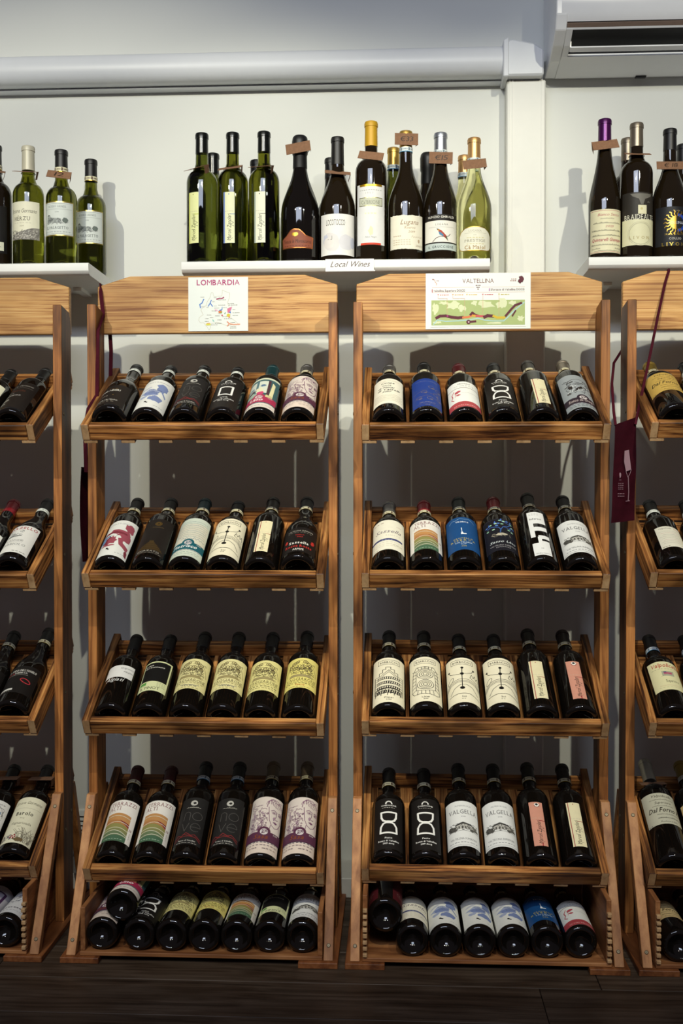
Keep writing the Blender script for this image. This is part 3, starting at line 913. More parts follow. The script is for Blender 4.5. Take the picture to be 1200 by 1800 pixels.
@design(20)
def grass_barolo():
    s = Sheet(84, 130, '#ded9bc')
    s.t('Ettore Germano', 2, 110, 8, '#4c4838', sh=.35, w=62); s.l([(-34, 98), (36, 98)], .5, '#8d886e')
    s.t('Barolo', 2, 78, 10, '#2c281e', serif=True, b=1, w=40); s.t('docg', 0, 68, 3.6, '#6d6852', w=10); s.t('Vignarionda', 2, 52, 6.4, '#4c4838', serif=True, w=46); s.t('2017', 0, 44, 3, '#8d886e', w=9)
    g = random.Random(5)
    for k in range(26):
        x = g.uniform(6, 34); s.l([(x, 4), (x + g.uniform(-8, 8), g.uniform(16, 26)), (x + g.uniform(-18, 14), g.uniform(24, 44))], .7, '#7d7664')
    s.scrib(-36, 6, -8, 22, '#6a5f66', 22, 1.0, 8, 4); s.blob(8, 10, 12, 5, '#6d5a3c', 3); s.ring(10, 22, 11, .8, '#6d6452', ry=8, rot=-20)
    for x, y in ((-6, 18), (-2, 21), (0, 16), (-9, 14), (-3, 13)): s.o(x, y, 1.9, '#9a2434', n=8)
    return s

def copperplate(paper, inkc='#2f2a20'):
    s = Sheet(86, 88, paper)
    s.t('Valpolicella', 4, 76, 7, inkc, sh=.35, w=46); s.hand(-24, 30, 68, 3, inkc, .5); s.t('Superiore', 4, 57, 6.5, inkc, sh=.35, w=36); s.hand(-20, 28, 50, 2.6, inkc, .5)
    s.t('Dal Forno R', 4, 34, 12, inkc, sh=.35, b=1, w=72); s.hand(-14, 36, 26, 2.6, inkc, .5); s.hand(-14, 36, 16, 3, inkc, .7); s.t('Prodotto in Italia', 8, 5, 4, inkc, sh=.3, w=36); s.m(-40, -28, 2, inkc, 1.2, 2)
    return s
@design(72)
def copper_gold(): return copperplate('#c8a654')
@design(88)
def copper_grey(): return copperplate('#bdbaa4')
@design(66)
def copper_beige(): return copperplate('#cdb27e')

@design(20)
def black_dash():
    s = Sheet(80, 124, '#17110f'); s.p([(-26, 88), (-20, 106), (-14, 106), (-20, 88)], '#b02a2c'); s.m(-8, 32, 60, '#6d665d', 4, 6)
    return s

@design(38)
def pale_letter():
    s = Sheet(58, 80, '#ddd9c6'); s.t('Valpolicella', -8, 70, 5, '#6d6258', sh=.2, w=28); s.t('Sup', 18, 70, 5, '#c47a80', w=14)
    for k in range(8): s.hand(-24 + (k % 3) * 3, 24, 60 - k * 6.5, 2, ('#aaa294', '#c79a98')[k % 4 == 1], .5)
    s.m(-26, -8, 3, '#77705f', 1.6, 3); s.m(14, 26, 6, '#77705f', 1.4, 2)
    return s

@design(24)
def cream_capital():
    s = Sheet(80, 108, '#ddd3a2'); s.t('V', -30, 76, 14, '#1c1813', serif=True, b=1, sh=.15); s.hand(-20, 20, 76, 10, '#1c1813', 1.2, 10); s.hand(-30, 30, 62, 4, '#77705a', .6); s.scrib(-20, 24, 30, 54, '#8a805c', 24, 1, 8, 4)
    return s

@design(54)
def red_script():
    s = Sheet(74, 92, '#ddd7a8')
    s.t('Valpolicella', 2, 74, 12, '#b0483a', sh=.25, b=1, w=64); s.m(-30, 32, 67, '#8f8a6a', .9, 9)
    s.r(-10, 44, 16, 60, '#a9aa90'); s.r(-6, 50, 12, 56, '#b4506e'); s.r(-6, 55, 0, 58, '#4a5470'); s.l([(-14, 42), (18, 62)], .5, '#8f8a6a')
    s.t('Superiore', 8, 24, 8, '#55503c', sx=.6, w=28); s.l([(-22, 14), (32, 14)], .6, '#c49a80'); s.m(-24, 30, 8, '#b9b288', .9, 7)
    return s

@design(48)
def half_cream():
    s = Sheet(80, 84, '#d8c88a'); s.r(-40, 0, 40, 40, '#1b1512'); s.hand(-25, 25, 54, 8, '#8c2e2c', 1.1, 16); s.o(-20, 20, 7, '#8c2e2c')
    return s

@design(10)
def wine_red_wrap():
    s = Sheet(0, 0)
    for q in (-1, 1):
        s.r(q * 46 - 30, 0, q * 46 + 30, 130, '#4a1218'); s.m(q * 46 - 20, q * 46 + 20, 40, '#a08a84', 1.6, 6); s.m(q * 46 - 20, q * 46 + 16, 30, '#8a6a66', 1.4, 5)
    return s

@design(20)
def violet_frame():
    s = Sheet(84, 120, '#c9c4c8'); s.l([(-22, 40), (22, 40), (22, 92), (-22, 92)], 6, '#4a2c50', close=True); s.r(-19, 43, 19, 89, '#a9a2ae'); s.m(-20, 20, 20, '#4a2c50', 4, 6)
    return s

@design(20)
def vine_white():
    s = Sheet(84, 124, '#d8d7d6'); s.scrib(-28, 50, 30, 104, '#8a8890', 60, 1, 9, 8); s.scrib(-20, 60, 22, 96, '#66646e', 30, 1.2, 6, 2); s.m(-28, 28, 26, '#6d6a6c', 4, 9); s.m(-30, 30, 14, '#9a989a', 1.2, 8)
    return s

# shelf bottles
@design(60)
def hill_herzu():
    s = Sheet(78, 88, '#e2dfc6')
    s.t('Ettore Germano', -2, 62, 9, '#4c483c', sh=.35, w=66); s.t('H\u00c9RZU', -4, 44, 9, '#4c483c', serif=True, w=40); s.m(-24, 20, 38, '#b0aa94', .9, 6); s.t('2019', -4, 30, 3, '#8d8874', w=10)
    s.p([(-39, 0), (39, 0), (39, 28), (20, 27), (0, 20), (-20, 16), (-39, 6)], '#8f8b82'); s.scrib(-38, 1, 38, 24, '#5f5c56', 70, 1.2, 6, 5); s.scrib(-38, 1, 38, 22, '#c4c0b4', 50, 1.2, 4, 9)
    return s
@design(70)
def villa_silver():
    s = Sheet(84, 80, '*c8b468'); s.r(-40.5, 2.5, 40.5, 77.5, '#cfd5cf'); s.l([(-38, 5), (38, 5), (38, 75), (-38, 75)], .6, '#8d9492', close=True)
    s.t('ROERO ARNEIS', 0, 66, 4.6, '#77807e', serif=True, w=44); s.l([(-36, 62), (36, 62)], .6, '#8d9492'); s.t('2018', 0, 54, 3, '#8d9492', w=9)
    s.p([(-28, 30), (-26, 46), (-18, 48), (-14, 42), (10, 40), (12, 30)], '#9aa09c'); s.p([(-27, 46), (-22, 50), (-17, 47)], '#55595a'); s.scrib(-30, 27, 26, 42, '#4c5050', 40, .9, 7, 4); s.blob(20, 36, 6, 5, '#66706a', 5)
    for k in range(3): s.r(-25 + k * 4, 34, -23 + k * 4, 38, '#33383a')
    s.t('IL PALAGETTO', 0, 16, 6, '#4f5656', serif=True, w=54); s.m(-34, 34, 9, '#8d9492', .9, 10)
    return s
@design(30)
def black_square():
    s = Sheet(70, 110, '#151312'); s.r(8, 6, 26, 26, '#d8d8c0'); s.m(10, 22, 14, '#77756a', 1, 2)
    return s
@design(32)
def copper_banner():
    s = Sheet(0, 0)
    o = [(-40, 0), (40, 0), (42, 26), (22, 30), (14, 38), (6, 44), (-6, 45), (-14, 42), (-26, 30), (-42, 22)]
    s.p(o, '*b8703c'); s.p([(x * .95, 2.2 + y * .9) for x, y in o], '#8a4c36')
    s.blob(-2, 32, 8, 5, '*c89a3c', 4); s.t('Tenuta le Montecorna', 0, 12, 8, '#2a1612', sh=.3, w=70); s.m(-32, 34, 5, '#4a261c', 1.2, 9)
    return s
@design(16)
def white_cloud():
    s = Sheet(96, 94, '#e6e4de')
    s.t('LOCOTOCCO', -6, 68, 13, '#3a3428', sx=.55, w=46)
    s.blob(-16, 30, 20, 22, '#d8d4d2', 4, 18, j=.1); s.blob(22, 30, 20, 18, '#d3d2d6', 6, 18, j=.1); s.blob(-30, 34, 8, 14, '#c3c6d4', 9, 16, j=.12); s.blob(40, 30, 8, 14, '#c3c6d4', 12, 16, j=.12); s.blob(-22, 28, 14, 13, '#ded9d4', 14, 16, j=.08)
    s.l([(-14, 44), (-14, 36), (-17, 36)], .9, '#4a463e'); s.l([(-24, 36), (-21, 36)], .8, '#4a463e')
    return s
@design(38)
def white_yellow_band():
    s = Sheet(74, 138, '#dcdcda')
    s.r(-28, 133, 28, 138, '*d8a828'); s.r(-25, 0, 25, 4.5, '#d0452f'); s.m(-28, 28, 124, '#a3a39c', 1.4, 10); s.t('1957', -2, 116, 4, '#b0b0aa', sp=.2, w=20)
    s.r(-29, 88, 29, 108, '*a09a5c'); s.r(-27.5, 89.5, 27.5, 106.5, '#bfc1ae'); s.t("Ca'BRIONE", 0, 93, 8, '#77796a', serif=True, w=46)
    s.m(-14, 14, 70, '#e6e6b8', 3, 4); s.blob(0, 32, 6, 10, '#dfe0b4', 3); s.t('Nino Negri', 0, 16, 3.6, '#8a8a80', sh=.3, w=26)
    return s
@design(28)
def torn_lugana():
    s = Sheet(0, 0); g = random.Random(2); n = 40
    top = [(-45 + 90 * k / n, 77 + g.uniform(-.8, .8)) for k in range(n + 1)]; bot = [(-45 + 90 * k / n, g.uniform(-.8, .8)) for k in range(n + 1)]
    s.p(bot + top[::-1], '#e4dfcc')
    s.t('Lugana', 6, 56, 11, '#8a6a4a', sh=.35, w=44); s.t('Riserva', 6, 46, 6, '#a58a6a', sh=.35, w=26); s.t('2019', 10, 37, 4.6, '#a58a6a', sh=.2, w=16); s.m(-34, -12, 29, '#a58a6a', 1.6, 4); s.hand(10, 42, 26, 7, '#a58a6a', .6, 12)
    for q in range(3): s.m(-34, 10, 20 - q * 5, '#b09a7c', 1.2, 7)
    s.blob(30, 19, 3, 5, '#b09a7c', 4); s.t('ZENATO', 32, 6, 4, '#8a6a4a', serif=True, w=22)
    return s
@design(24)
def bird_lugana():
    s = Sheet(92, 82, '#16110e')
    s.t('NUNZIO GHIRALDI', 0, 74, 4.8, '#d8d4ca', b=1, w=66)
    s.r(-46, 19, 46, 68, '#e3e0d6'); s.r(-46, 1, 46, 16, '#b9c4c0'); s.t('LUGANA', 2, 57, 4.4, '#55524c', sp=.2, w=30); s.l([(-30, 53), (34, 53)], .6, '#9a968c')
    s.p([(-11, 50), (-4, 48), (-2, 44), (-8, 46)], '#1f1c1a'); s.p([(-7, 48), (0, 46), (12, 34), (16, 22), (10, 28), (0, 34), (-6, 42)], '#a8402c'); s.p([(-6, 43), (-4, 36), (4, 32), (6, 35), (-1, 41)], '#3f7aa0'); s.p([(10, 30), (16, 22), (17, 21), (13, 32)], '#2f5a34'); s.o(-6, 46, 1.8, '#c49a3c')
    s.l([(-20, 20), (-12, 28), (-2, 32), (10, 31), (18, 33), (22, 38)], 1.4, '#4f3632')
    s.t('IL GRUCCIONE', 0, 5.5, 5.4, '#3c4644', b=1, sp=.15, w=64)
    return s
@design(22)
def oval_prestige():
    s = Sheet(0, 0)
    o = [(-42, 8), (-38, 2), (-30, 0), (30, 0), (38, 2), (42, 8), (42, 34), (36, 44), (24, 52), (8, 55), (-8, 55), (-24, 52), (-36, 44), (-42, 34)]
    s.p(o, '*c8a040'); s.p([(x * .965, 1.4 + y * .95) for x, y in o], '#e0decb')
    s.t('LUGANA', 0, 43, 4.4, '#a9a590', serif=True, w=30); s.l([(-26, 40), (28, 40)], .5, '#b5b09a'); s.m(-4, 4, 35, '#a9a590', 1, 2); s.m(-20, 22, 29, '#c9c088', 1.4, 6); s.t('PRESTIGE', 0, 20, 6, '#8a8672', serif=True, w=50); s.m(-20, 22, 15, '#c9c088', 1.4, 6); s.t("C\u00e0 Maiol", 0, 4, 8, '#a08048', serif=True, b=1, w=50)
    return s
@design(14)
def red_handwriting():
    s = Sheet(88, 98, '#e2dcb8'); s.l([(-43, 95), (43, 95)], .8, '#b0545c'); s.l([(-43, 2), (43, 2)], .8, '#b0545c')
    s.t('Bianco Secco', 4, 83, 6, '#a83c4c', sh=.3, w=52); s.hand(-16, 16, 76, 3, '#77705c', .5); s.hand(-34, 36, 66, 3.5, '#4c4638', .6); s.t('2021', 4, 57, 4.4, '#a83c4c', sh=.2, w=18)
    s.hand(-38, 38, 49, 3.5, '#4c4638', .6); s.hand(-36, 38, 38, 3.5, '#4c4638', .6); s.t('Quintarelli Giuseppe', 0, 26, 7, '#a83c4c', sh=.3, b=1, w=74); s.hand(-38, 38, 17, 3.5, '#5c5646', .6); s.hand(-38, -16, 9, 3, '#5c5646', .5); s.hand(18, 38, 9, 3, '#5c5646', .5); s.hand(-30, 32, 4, 2, '#5c5646', .5)
    return s
@design(30)
def goblet_grey():
    s = Sheet(88, 58, '#d9d6b2')
    s.r(-44, 58, 44, 119, '#2e2a24'); s.p([(-22, 116), (30, 116), (28, 110), (12, 104), (8, 92), (2, 92), (-2, 104), (-16, 110)], '#6d6a62'); s.r(-4, 70, 16, 90, '#ddd8b4'); s.o(4, 82, 3, '#c9c08c'); s.hand(18, 26, 96, 6, '#6d6a62', .6)
    s.t('BRAIDEALTE', 2, 58, 11, '#e0ddc8', serif=True, w=76); s.r(-44, 50, 44, 57.5, '#d9d6b2'); s.ring(2, 26, 26, 1, '#a9a68a', ry=24); s.ring(2, 26, 29, .8, '#bdb99a', ry=27); s.t('LIVON', 2, 14, 6, '#a08a50', serif=True, sp=.45, w=50)
    return s
@design(28)
def sun_black():
    s = Sheet(84, 88, '#1b1c20')
    s.ring(14, 54, 18, 5, '#0e0e10'); s.ring(12, 52, 17, 6, '#2a4cb0', a0=-90, a1=90)
    for k in range(13):
        a = math.radians(60 + 20 * k); x, y = 8 + 15 * math.cos(a), 52 + 15 * math.sin(a); q = 13
        s.l([(x, y), (x + q * .4 * math.cos(a + .3), y + q * .4 * math.sin(a + .3)), (x + q * .75 * math.cos(a - .12), y + q * .75 * math.sin(a - .12)), (x + q * math.cos(a + .1), y + q * math.sin(a + .1))], 2, '*c8a040')
    s.p([(8 + 15 * math.cos(math.radians(90 + 15 * k)), 52 + 15 * math.sin(math.radians(90 + 15 * k))) for k in range(13)], '*d8b04a')
    s.t('SOLUNA', 8, 49, 5.6, '#c8ccd8', serif=True, w=34); s.m(0, 18, 78, '#77756a', 1.4, 4); s.t('MALVASIA', 6, 24, 4.2, '*c8a850', sp=.2, w=46); s.t('COLLIO', 6, 14, 4.6, '#cfccc0', serif=True, w=28); s.t('LIVON', 4, 0, 7, '*d0b050', serif=True, b=1, sp=.3, w=56)
    return s

# ------------------------------------------------------------------ bottles
MESH = {}

def smooth_pts(z0, r0, z1, r1, n, k0=1.0, k1=1.0):
    """S-shaped shoulder between two radii"""
    out = []
    for i in range(1, n):
        t = i / n
        # hermite with vertical tangents at both ends
        h00 = 2 * t ** 3 - 3 * t ** 2 + 1; h10 = t ** 3 - 2 * t ** 2 + t; h01 = -2 * t ** 3 + 3 * t ** 2; h11 = t ** 3 - t ** 2
        z = h00 * z0 + h10 * (z1 - z0) * k0 + h01 * z1 + h11 * (z1 - z0) * k1
        r = h00 * r0 + h01 * r1
        out.append((z, r))
    return out

NECK = 0.0140
def profile(kind, H, R):
    b = [(0.020, 0.0), (0.016, 0.010), (0.006, R * .62), (0.001, R * .72), (0.0, R * .78), (0.0012, R * .90), (0.004, R * .97), (0.009, R)]
    if kind == 'bordeaux':
        s0, s1 = H - 0.118, H - 0.072
        mid = [(s0 * .5, R), (s0, R)] + [(s0 + (s1 - s0) * math.sin(a) * .62, NECK + .004 + (R - NECK - .004) * math.cos(a)) for a in (0.25, .5, .75, 1.0, 1.22, 1.4)] + [(s0 + (s1 - s0) * .74, NECK + .0042), (s1, NECK + .0008)]
    elif kind == 'burgundy':
        s0, s1 = H * .43, H * .76
        mid = [(s0 * .5, R), (s0, R)] + smooth_pts(s0, R, s1, NECK + .001, 9, 1.0, 1.0) + [(s1, NECK + .001)]
    elif kind == 'sparkling':
        s0, s1 = H * .40, H * .78
        mid = [(s0 * .5, R), (s0, R)] + smooth_pts(s0, R, s1, NECK + .0015, 9, 1.0, 1.1) + [(s1, NECK + .0015)]
    else:  # slender flute
        s0, s1 = H * .40, H * .84
        mid = [(s0 * .5, R), (s0, R)] + smooth_pts(s0, R, s1, NECK + .0005, 10, .7, 1.3) + [(s1, NECK + .0005)]
    top = [(H - .020, NECK), (H - .0125, NECK), (H - .012, NECK + .0012), (H - .004, NECK + .0012), (H - .001, NECK), (H, NECK - .002), (H, 0)]
    return b + mid + top

def nearest_r(prof, z):
    for (z0, r0), (z1, r1) in zip(prof[7:], prof[8:]):
        if z0 <= z <= z1 and z1 > z0: return r0 + (r1 - r0) * (z - z0) / (z1 - z0)
    return NECK

def bottle_mesh(kind, H, R, mat):
    k = ('b', kind, round(H, 3), R, mat)
    if k not in MESH:
        me = mesh_from(lathe(profile(kind, H, R), 40), 'bottle_glass', 40)
        me.materials.append(MATS[mat]); MESH[k] = me
    return MESH[k]

def capsule_mesh(kind, H, ln, col, R, style):
    k = ('c', kind, round(H, 3), ln, col, style)
    if k in MESH: return MESH[k]
    e = 0.0005
    if style == 'foil':       # crumpled sparkling-wine foil, wide head
        pr = profile(kind, H, R)
        p = [(H - ln, nearest_r(pr, H - ln) + .0002), (H - ln + .001, nearest_r(pr, H - ln) + e), (H - .045, NECK + .0022), (H - .040, NECK + .0042), (H - .012, NECK + .0048), (H - .003, NECK + .0032), (H + .001, NECK), (H + .001, 0)]
        p = [(p[0][0], 0)] + p
    else:
        pr = profile(kind, H, R)
        zs = [H - ln + (ln - .02) * q for q in (0, .33, .66, 1)]
        p = [(zs[0], 0), (zs[0], nearest_r(pr, zs[0]) + .0001)] + [(z + .0003, nearest_r(pr, z) + e) for z in zs] + [(H - .013, NECK + e), (H - .0122, NECK + .0012 + e), (H - .0045, NECK + .0012 + e), (H - .001, NECK + e), (H + e, NECK - .003), (H + e, 0)]
    me = mesh_from(lathe(p, 28), 'capsule', 35)
    mt = col if not isinstance(col, str) else None
    me.materials.append(MATS['cap_' + col])
    MESH[k] = me
    return me

CAPS = dict(black=('#100f0f', .45, 0), brown=('#1d1610', .35, .2), teal=('#12383c', .4, .2), grey=('#6f6c68', .35, .6), taupe=('#6a5c48', .4, .4), red=('#8c1420', .3, .1),
            wine=('#4a0f14', .45, .1), slate=('#2a332f', .4, .2), gold=('#b8964a', .35, .7), olivegold=('#8a7230', .4, .5), cream=('#c9c4ad', .45, .1), yellow=('#c79a1c', .5, .1),
            silver=('#a9aeb6', .3, .8), copper=('#c89c64', .35, .6), purple=('#4a1350', .3, .5), pewter=('#7d7364', .35, .6), stone=('#8a8576', .45, .2), green_black=('#0c0f0c', .25, .0))
for k, (c, r, mtl) in CAPS.items(): plain('cap_' + k, c, r, metal=mtl, noise=.04)

def seal_mesh(kind, H, R, z0, ln, pal):
    k = ('s', kind, round(H, 3), R, z0, pal)
    if k in MESH: return MESH[k]
    paper, edge, inkc = {'docg': ('#dcd7b4', '*a88c3c', '#6d5a4a'), 'doc': ('#dfe6e4', '#4f90b4', '#7d8d94'), 'white': ('#dfe3da', '#d8dcd2', '#b8bcb2')}[pal]
    pr = profile(kind, H, R)
    rr = max(nearest_r(pr, z0), nearest_r(pr, z0 + ln)) + .0009
    s = Sheet(0, 0); c = 2 * math.pi * rr * 1000; L = ln * 1000
    s.r(-c / 2, 0, c / 2, L, paper); s.r(-c / 2, 0, c / 2, L * .16, edge)
    for q in range(5): s.m(-c / 2 + q * c / 5 + 1, -c / 2 + (q + 1) * c / 5 - 6, L * .42, inkc, L * .28, 4); s.r(-c / 2 + (q + 1) * c / 5 - 5.4, L * .25, -c / 2 + (q + 1) * c / 5 - .8, L * .9, inkc)
    me = s.build('neck_seal', rr, z0)
    MESH[k] = me
    return me

def label_mesh(des, R):
    k = ('l', des, R)
    if k not in MESH:
        f, v0 = DES[des]
        MESH[k] = f().build('label', R + .0001, v0 / 1000)
    return MESH[k]

def tag_part(root, z, neck_r, w=52, h=24, tilt=70, yaw=0, roll=0, txt=None, dx=0):
    """folded kraft price card hung on the neck"""
    bm = bmesh.new()
    box_bm((-w / 2000, -.0004, -h / 2000), (w / 2000, .0004, h / 2000), 0, bm)
    # folded tail going round the neck
    e = w / 2000 * (1 if dx >= 0 else -1)
    sgn = 1 if e > 0 else -1
    vs_ = [bm.verts.new(p) for p in ((e, 0, -h / 2400), (e, 0, h / 2400), (e - sgn * .004, .018, h / 3400), (e - sgn * .004, .018, -h / 2600))]
    bm.faces.new(vs_)
    me = mesh_from(bm, 'price_tag')
    M = Matrix.Translation((dx / 1000, -neck_r - .003, z)) @ Matrix.Rotation(math.radians(yaw), 4, 'Z') @ Matrix.Rotation(math.radians(roll), 4, 'Y') @ Matrix.Rotation(math.radians(-tilt), 4, 'X')
    o = link('price_tag', me, [KRAFT], root, mw=M)
    o['label'] = 'brown kraft price tag'
    if txt:
        s = Sheet(0, 0); s.t(txt, 0, -5, 11, '#33241a', sh=.1, w=min(30, 11 * len(txt)))
        pm = s.build('price_writing')
        link('price_writing', pm, [], o, loc=(0, -.0004, 0))
    # loop round the neck
    ring = [(neck_r * 1.06 * math.cos(a), neck_r * 1.06 * math.sin(a), 0) for a in [2 * math.pi * q / 16 for q in range(17)]]
    t = tube('tag_loop', ring, .0008, KRAFT, root, 5); t.location = (0, 0, z)
    return o

def bottle(label, des, kind='bordeaux', H=.29, R=.0367, mat='black_wine_glass', cap='black', caplen=.055, seal='docg', style='cap', group=None):
    root = empty('wine_bottle')
    tag(root, label, 'bottle', group)
    link('bottle_glass', bottle_mesh(kind, H, R, mat), [], root)
    c = link('capsule', capsule_mesh(kind, H, caplen, cap, R, style), [], root)
    c['label'] = cap.replace('_', ' ') + ' capsule'
    if seal: link('neck_seal', seal_mesh(kind, H, R, H - caplen - (.004 if style == 'cap' else .014), .011, seal), [], root)
    if des: link('label', label_mesh(des, R), [], root)
    return root

def put(root, loc, tilt=0.0, roll=0.0, yaw=0.0):
    """tilt: degrees the axis leans back from vertical (90 = lying, base to the viewer)"""
    M = Matrix.Rotation(math.radians(yaw), 4, 'Z') @ Matrix.Rotation(math.radians(-tilt), 4, 'X') @ Matrix.Rotation(math.radians(roll), 4, 'Z')
    root.matrix_basis = Matrix.Translation(loc) @ M
    return root

# ------------------------------------------------------------------ room
YW = 2.64
w_ = box('wall_back', (-2.6, YW, 0), (2.4, YW + .12, 3.0), WALL); tag(w_, 'off-white painted shop wall behind the wine racks', None, kind='structure')
fl = box('floor', (-2.6, -1.6, -.06), (2.4, YW, -.012), plain('floor_screed', (.03, .025, .02), .7)); tag(fl, 'dark wooden plank floor in front of the racks', None, kind='structure')
rg = random.Random(5)
pw = .142
nrow = 16
for r in range(nrow):
    y1 = YW - .004 - r * pw
    x = -2.6 + rg.uniform(.0, .6)
    edges = [-2.6]
    while x < 2.4:
        edges.append(x); x += 1.22
    edges.append(2.4)
    for a, b2 in zip(edges, edges[1:]):
        if b2 - a < .05: continue
        box('plank', (a + .0008, y1 - pw + .0012, -.012), (b2 - .0008, y1, 0), MATS['floor_oak'], fl, .0008, 'x')
bb = box('baseboard_back', (-2.6, 2.51, 0), (2.4, YW, .048), BASEM, None, .002); tag(bb, 'low white boxed-in skirting along the foot of the wall', None, kind='structure')

# ------------------------------------------------------------------ ceiling-high services on the wall
# round-fronted horizontal duct
pts = []
for k in range(13):
    a = math.radians(-90 + 180 * k / 12)
    pts.append((2.600 - .036 * max(0, math.cos(a)) ** .7, 2.021 + .036 * math.sin(a)))
pts += [(YW, 2.057), (YW, 1.985)]
du = empty('air_duct', (-1.2, YW, 2.02)); tag(du, 'long horizontal white duct running below the top of the wall', 'duct')
d1 = prism('duct_cover', [(y - YW, z - 2.02) for y, z in pts], -1.4, 1.462, 'x', DUCTM, du, smooth=40)
d2 = box('duct_lip', (-1.4, -.030, -.040), (1.462, 0, -.0365), DUCTM, du, .001)
el = empty('duct_elbow', (.31, YW, 1.97)); tag(el, 'faceted white corner piece joining the duct to the upright trunking', 'duct')
prism('elbow_body', [(-.046, .088), (-.030, .094), (.024, .082), (.046, .068), (.046, .006), (-.046, .006)], -.078, 0, 'y', DUCTM, el, bev=.004)
prism('elbow_rim', [(-.051, .090), (-.038, .097), (-.038, .003), (-.051, .003)], -.082, 0, 'y', DUCTM, el, bev=.002)
vt = empty('wall_trunking', (.317, YW, 0)); tag(vt, 'wide upright cream trunking running down the wall behind the racks', 'trunking')
box('trunk_cover', (-.047, -.052, .05), (.047, 0, 1.975), TRUNKM, vt, .003)
for x0 in (-.041, -.034, .036):
    box('trunk_rib', (x0, -.0532, .05), (x0 + .0035, -.0515, 1.975), TRUNKM, vt)

# air conditioner, seen from below
ac = empty('air_conditioner', (.78, YW, 1.985)); tag(ac, 'white wall-mounted air conditioner with its dark outlet open, at the top right', 'air conditioner')
pf = [(0, .012), (-.02, .004), (-.10, .012), (-.155, .026), (-.195, .046), (-.212, .075), (-.216, .12), (-.210, .30), (-.19, .315), (0, .315)]
def acprism(name, poly, x0, x1, mat, bev=0, sm=None): return prism(name, poly, x0, x1, 'x', mat, ac, bev=bev, smooth=sm)
xl, xr = -.415, .42
acprism('casing_end', pf, xl, xl + .026, ACM, .002)
acprism('casing_end', pf, xr - .026, xr, ACM, .002)
acprism('back_panel', [(0, .010), (-.02, .004), (-.118, .016), (-.118, .022), (-.02, .014), (0, .03)], xl + .026, xr - .026, ACM)
acprism('front_panel', [(-.2005, .062), (-.213, .078), (-.217, .12), (-.211, .30), (-.19, .315), (-.185, .30), (-.20, .12), (-.196, .075)], xl + .012, xr - .012, ACM, 0, 40)
acprism('seam_strip', [(-.197, .050), (-.2045, .0565), (-.196, .062), (-.19, .056)], xl + .026, xr - .026, ACS)
acprism('outlet_lip', [(-.1935, .0465), (-.199, .052), (-.195, .058), (-.189, .053)], xl + .026, xr - .026, ACM)
acprism('outlet_cavity', [(-.12, .030), (-.188, .062), (-.188, .10), (-.08, .10), (-.08, .04)], xl + .03, xr - .03, ACD)
acprism('outlet_cheek', [(-.118, .016), (-.155, .026), (-.195, .0475), (-.195, .06), (-.118, .045)], xl + .026, xl + .040, ACM)
for k in range(9):
    acprism('guide_vane', [(-.122, .032), (-.186, .064), (-.18, .09), (-.13, .07)], xl + .10 + k * .075, xl + .1015 + k * .075, plain('vane_dark', (.03, .03, .034), .4))
acprism('louvre_flap', [(-.137, .0185), (-.151, .0235), (-.151, .0262), (-.137, .0215)], xl + .043, xr - .05, ACM)
acprism('louvre_pin', [(-.138, .019), (-.151, .0245), (-.152, .038), (-.147, .037)], xl + .0405, xl + .0435, ACM)
acprism('clip_notch', [(-.012, .003), (-.026, .001), (-.026, .007), (-.012, .008)], -.195, -.17, ACD)
pp = tube('drain_pipe', [(xl - .012, -.03, .06), (xl - .012, -.03, .02), (xl - .012, -.03, -.005)], .007, ACM, ac)

# ------------------------------------------------------------------ white wall shelves
def shelf(x0, x1, label):
    o = empty('wall_shelf', ((x0 + x1) / 2, YW, 1.477)); tag(o, label, 'shelf')
    w = (x1 - x0) / 2
    pr = [(0, 0), (-.226, 0), (-.234, .003), (-.239, .009), (-.240, .016), (-.240, .0245), (-.2375, .0268), (0, .0268)]
    prism('shelf_board', pr, -w, w, 'x', SHELF, o, smooth=30)
    for q in (-.8, .8): box('shelf_bracket', (q * w - .01, -.09, -.008), (q * w + .01, 0, 0), SHELF, o)
    return o
shelf(-1.42, -.705, 'white wall shelf on the left carrying four green and black bottles')
shelf(-.489, .214, 'white middle wall shelf with the Local Wines card on its edge')
shelf(.435, 1.15, 'white wall shelf on the right, below the air conditioner')
SH = 1.5038
# Local Wines card
cd = empty('shelf_card', (-.103, 2.3985, 1.4795)); tag(cd, 'small white card reading Local Wines on the middle shelf edge', 'card')
box('card', (-.055, -.0008, 0), (.055, 0, .0255), plain('card_white', '#e8e8e4', .5, noise=.01), cd)
box('card_holder', (-.055, -.003, -.003), (.058, .0, 0), plain('clear_plastic', (.75, .76, .76), .15), cd)
s = Sheet(0, 0); s.t('Local Wines', 0, 7.5, 12.5, '#4c3434', sh=.4, w=88)
link('card_lettering', s.build('card_lettering'), [], cd, loc=(0, -.0008, 0))

# ------------------------------------------------------------------ racks
TH = math.radians(30)
P0Y = 2.203
TRAYZ = {1: [1.0852, .7696, .4598, .1497], 2: [1.0849, .7725, .4609, .1466], 3: [1.083, .7744, .4667, .1563], 4: [1.0864, .7782, .4696, .1571]}
CX = {1: -1.018, 2: -.404, 3: .187, 4: .780}
TW = .515     # tray width
RW = .556     # rack width
RY = 2.345

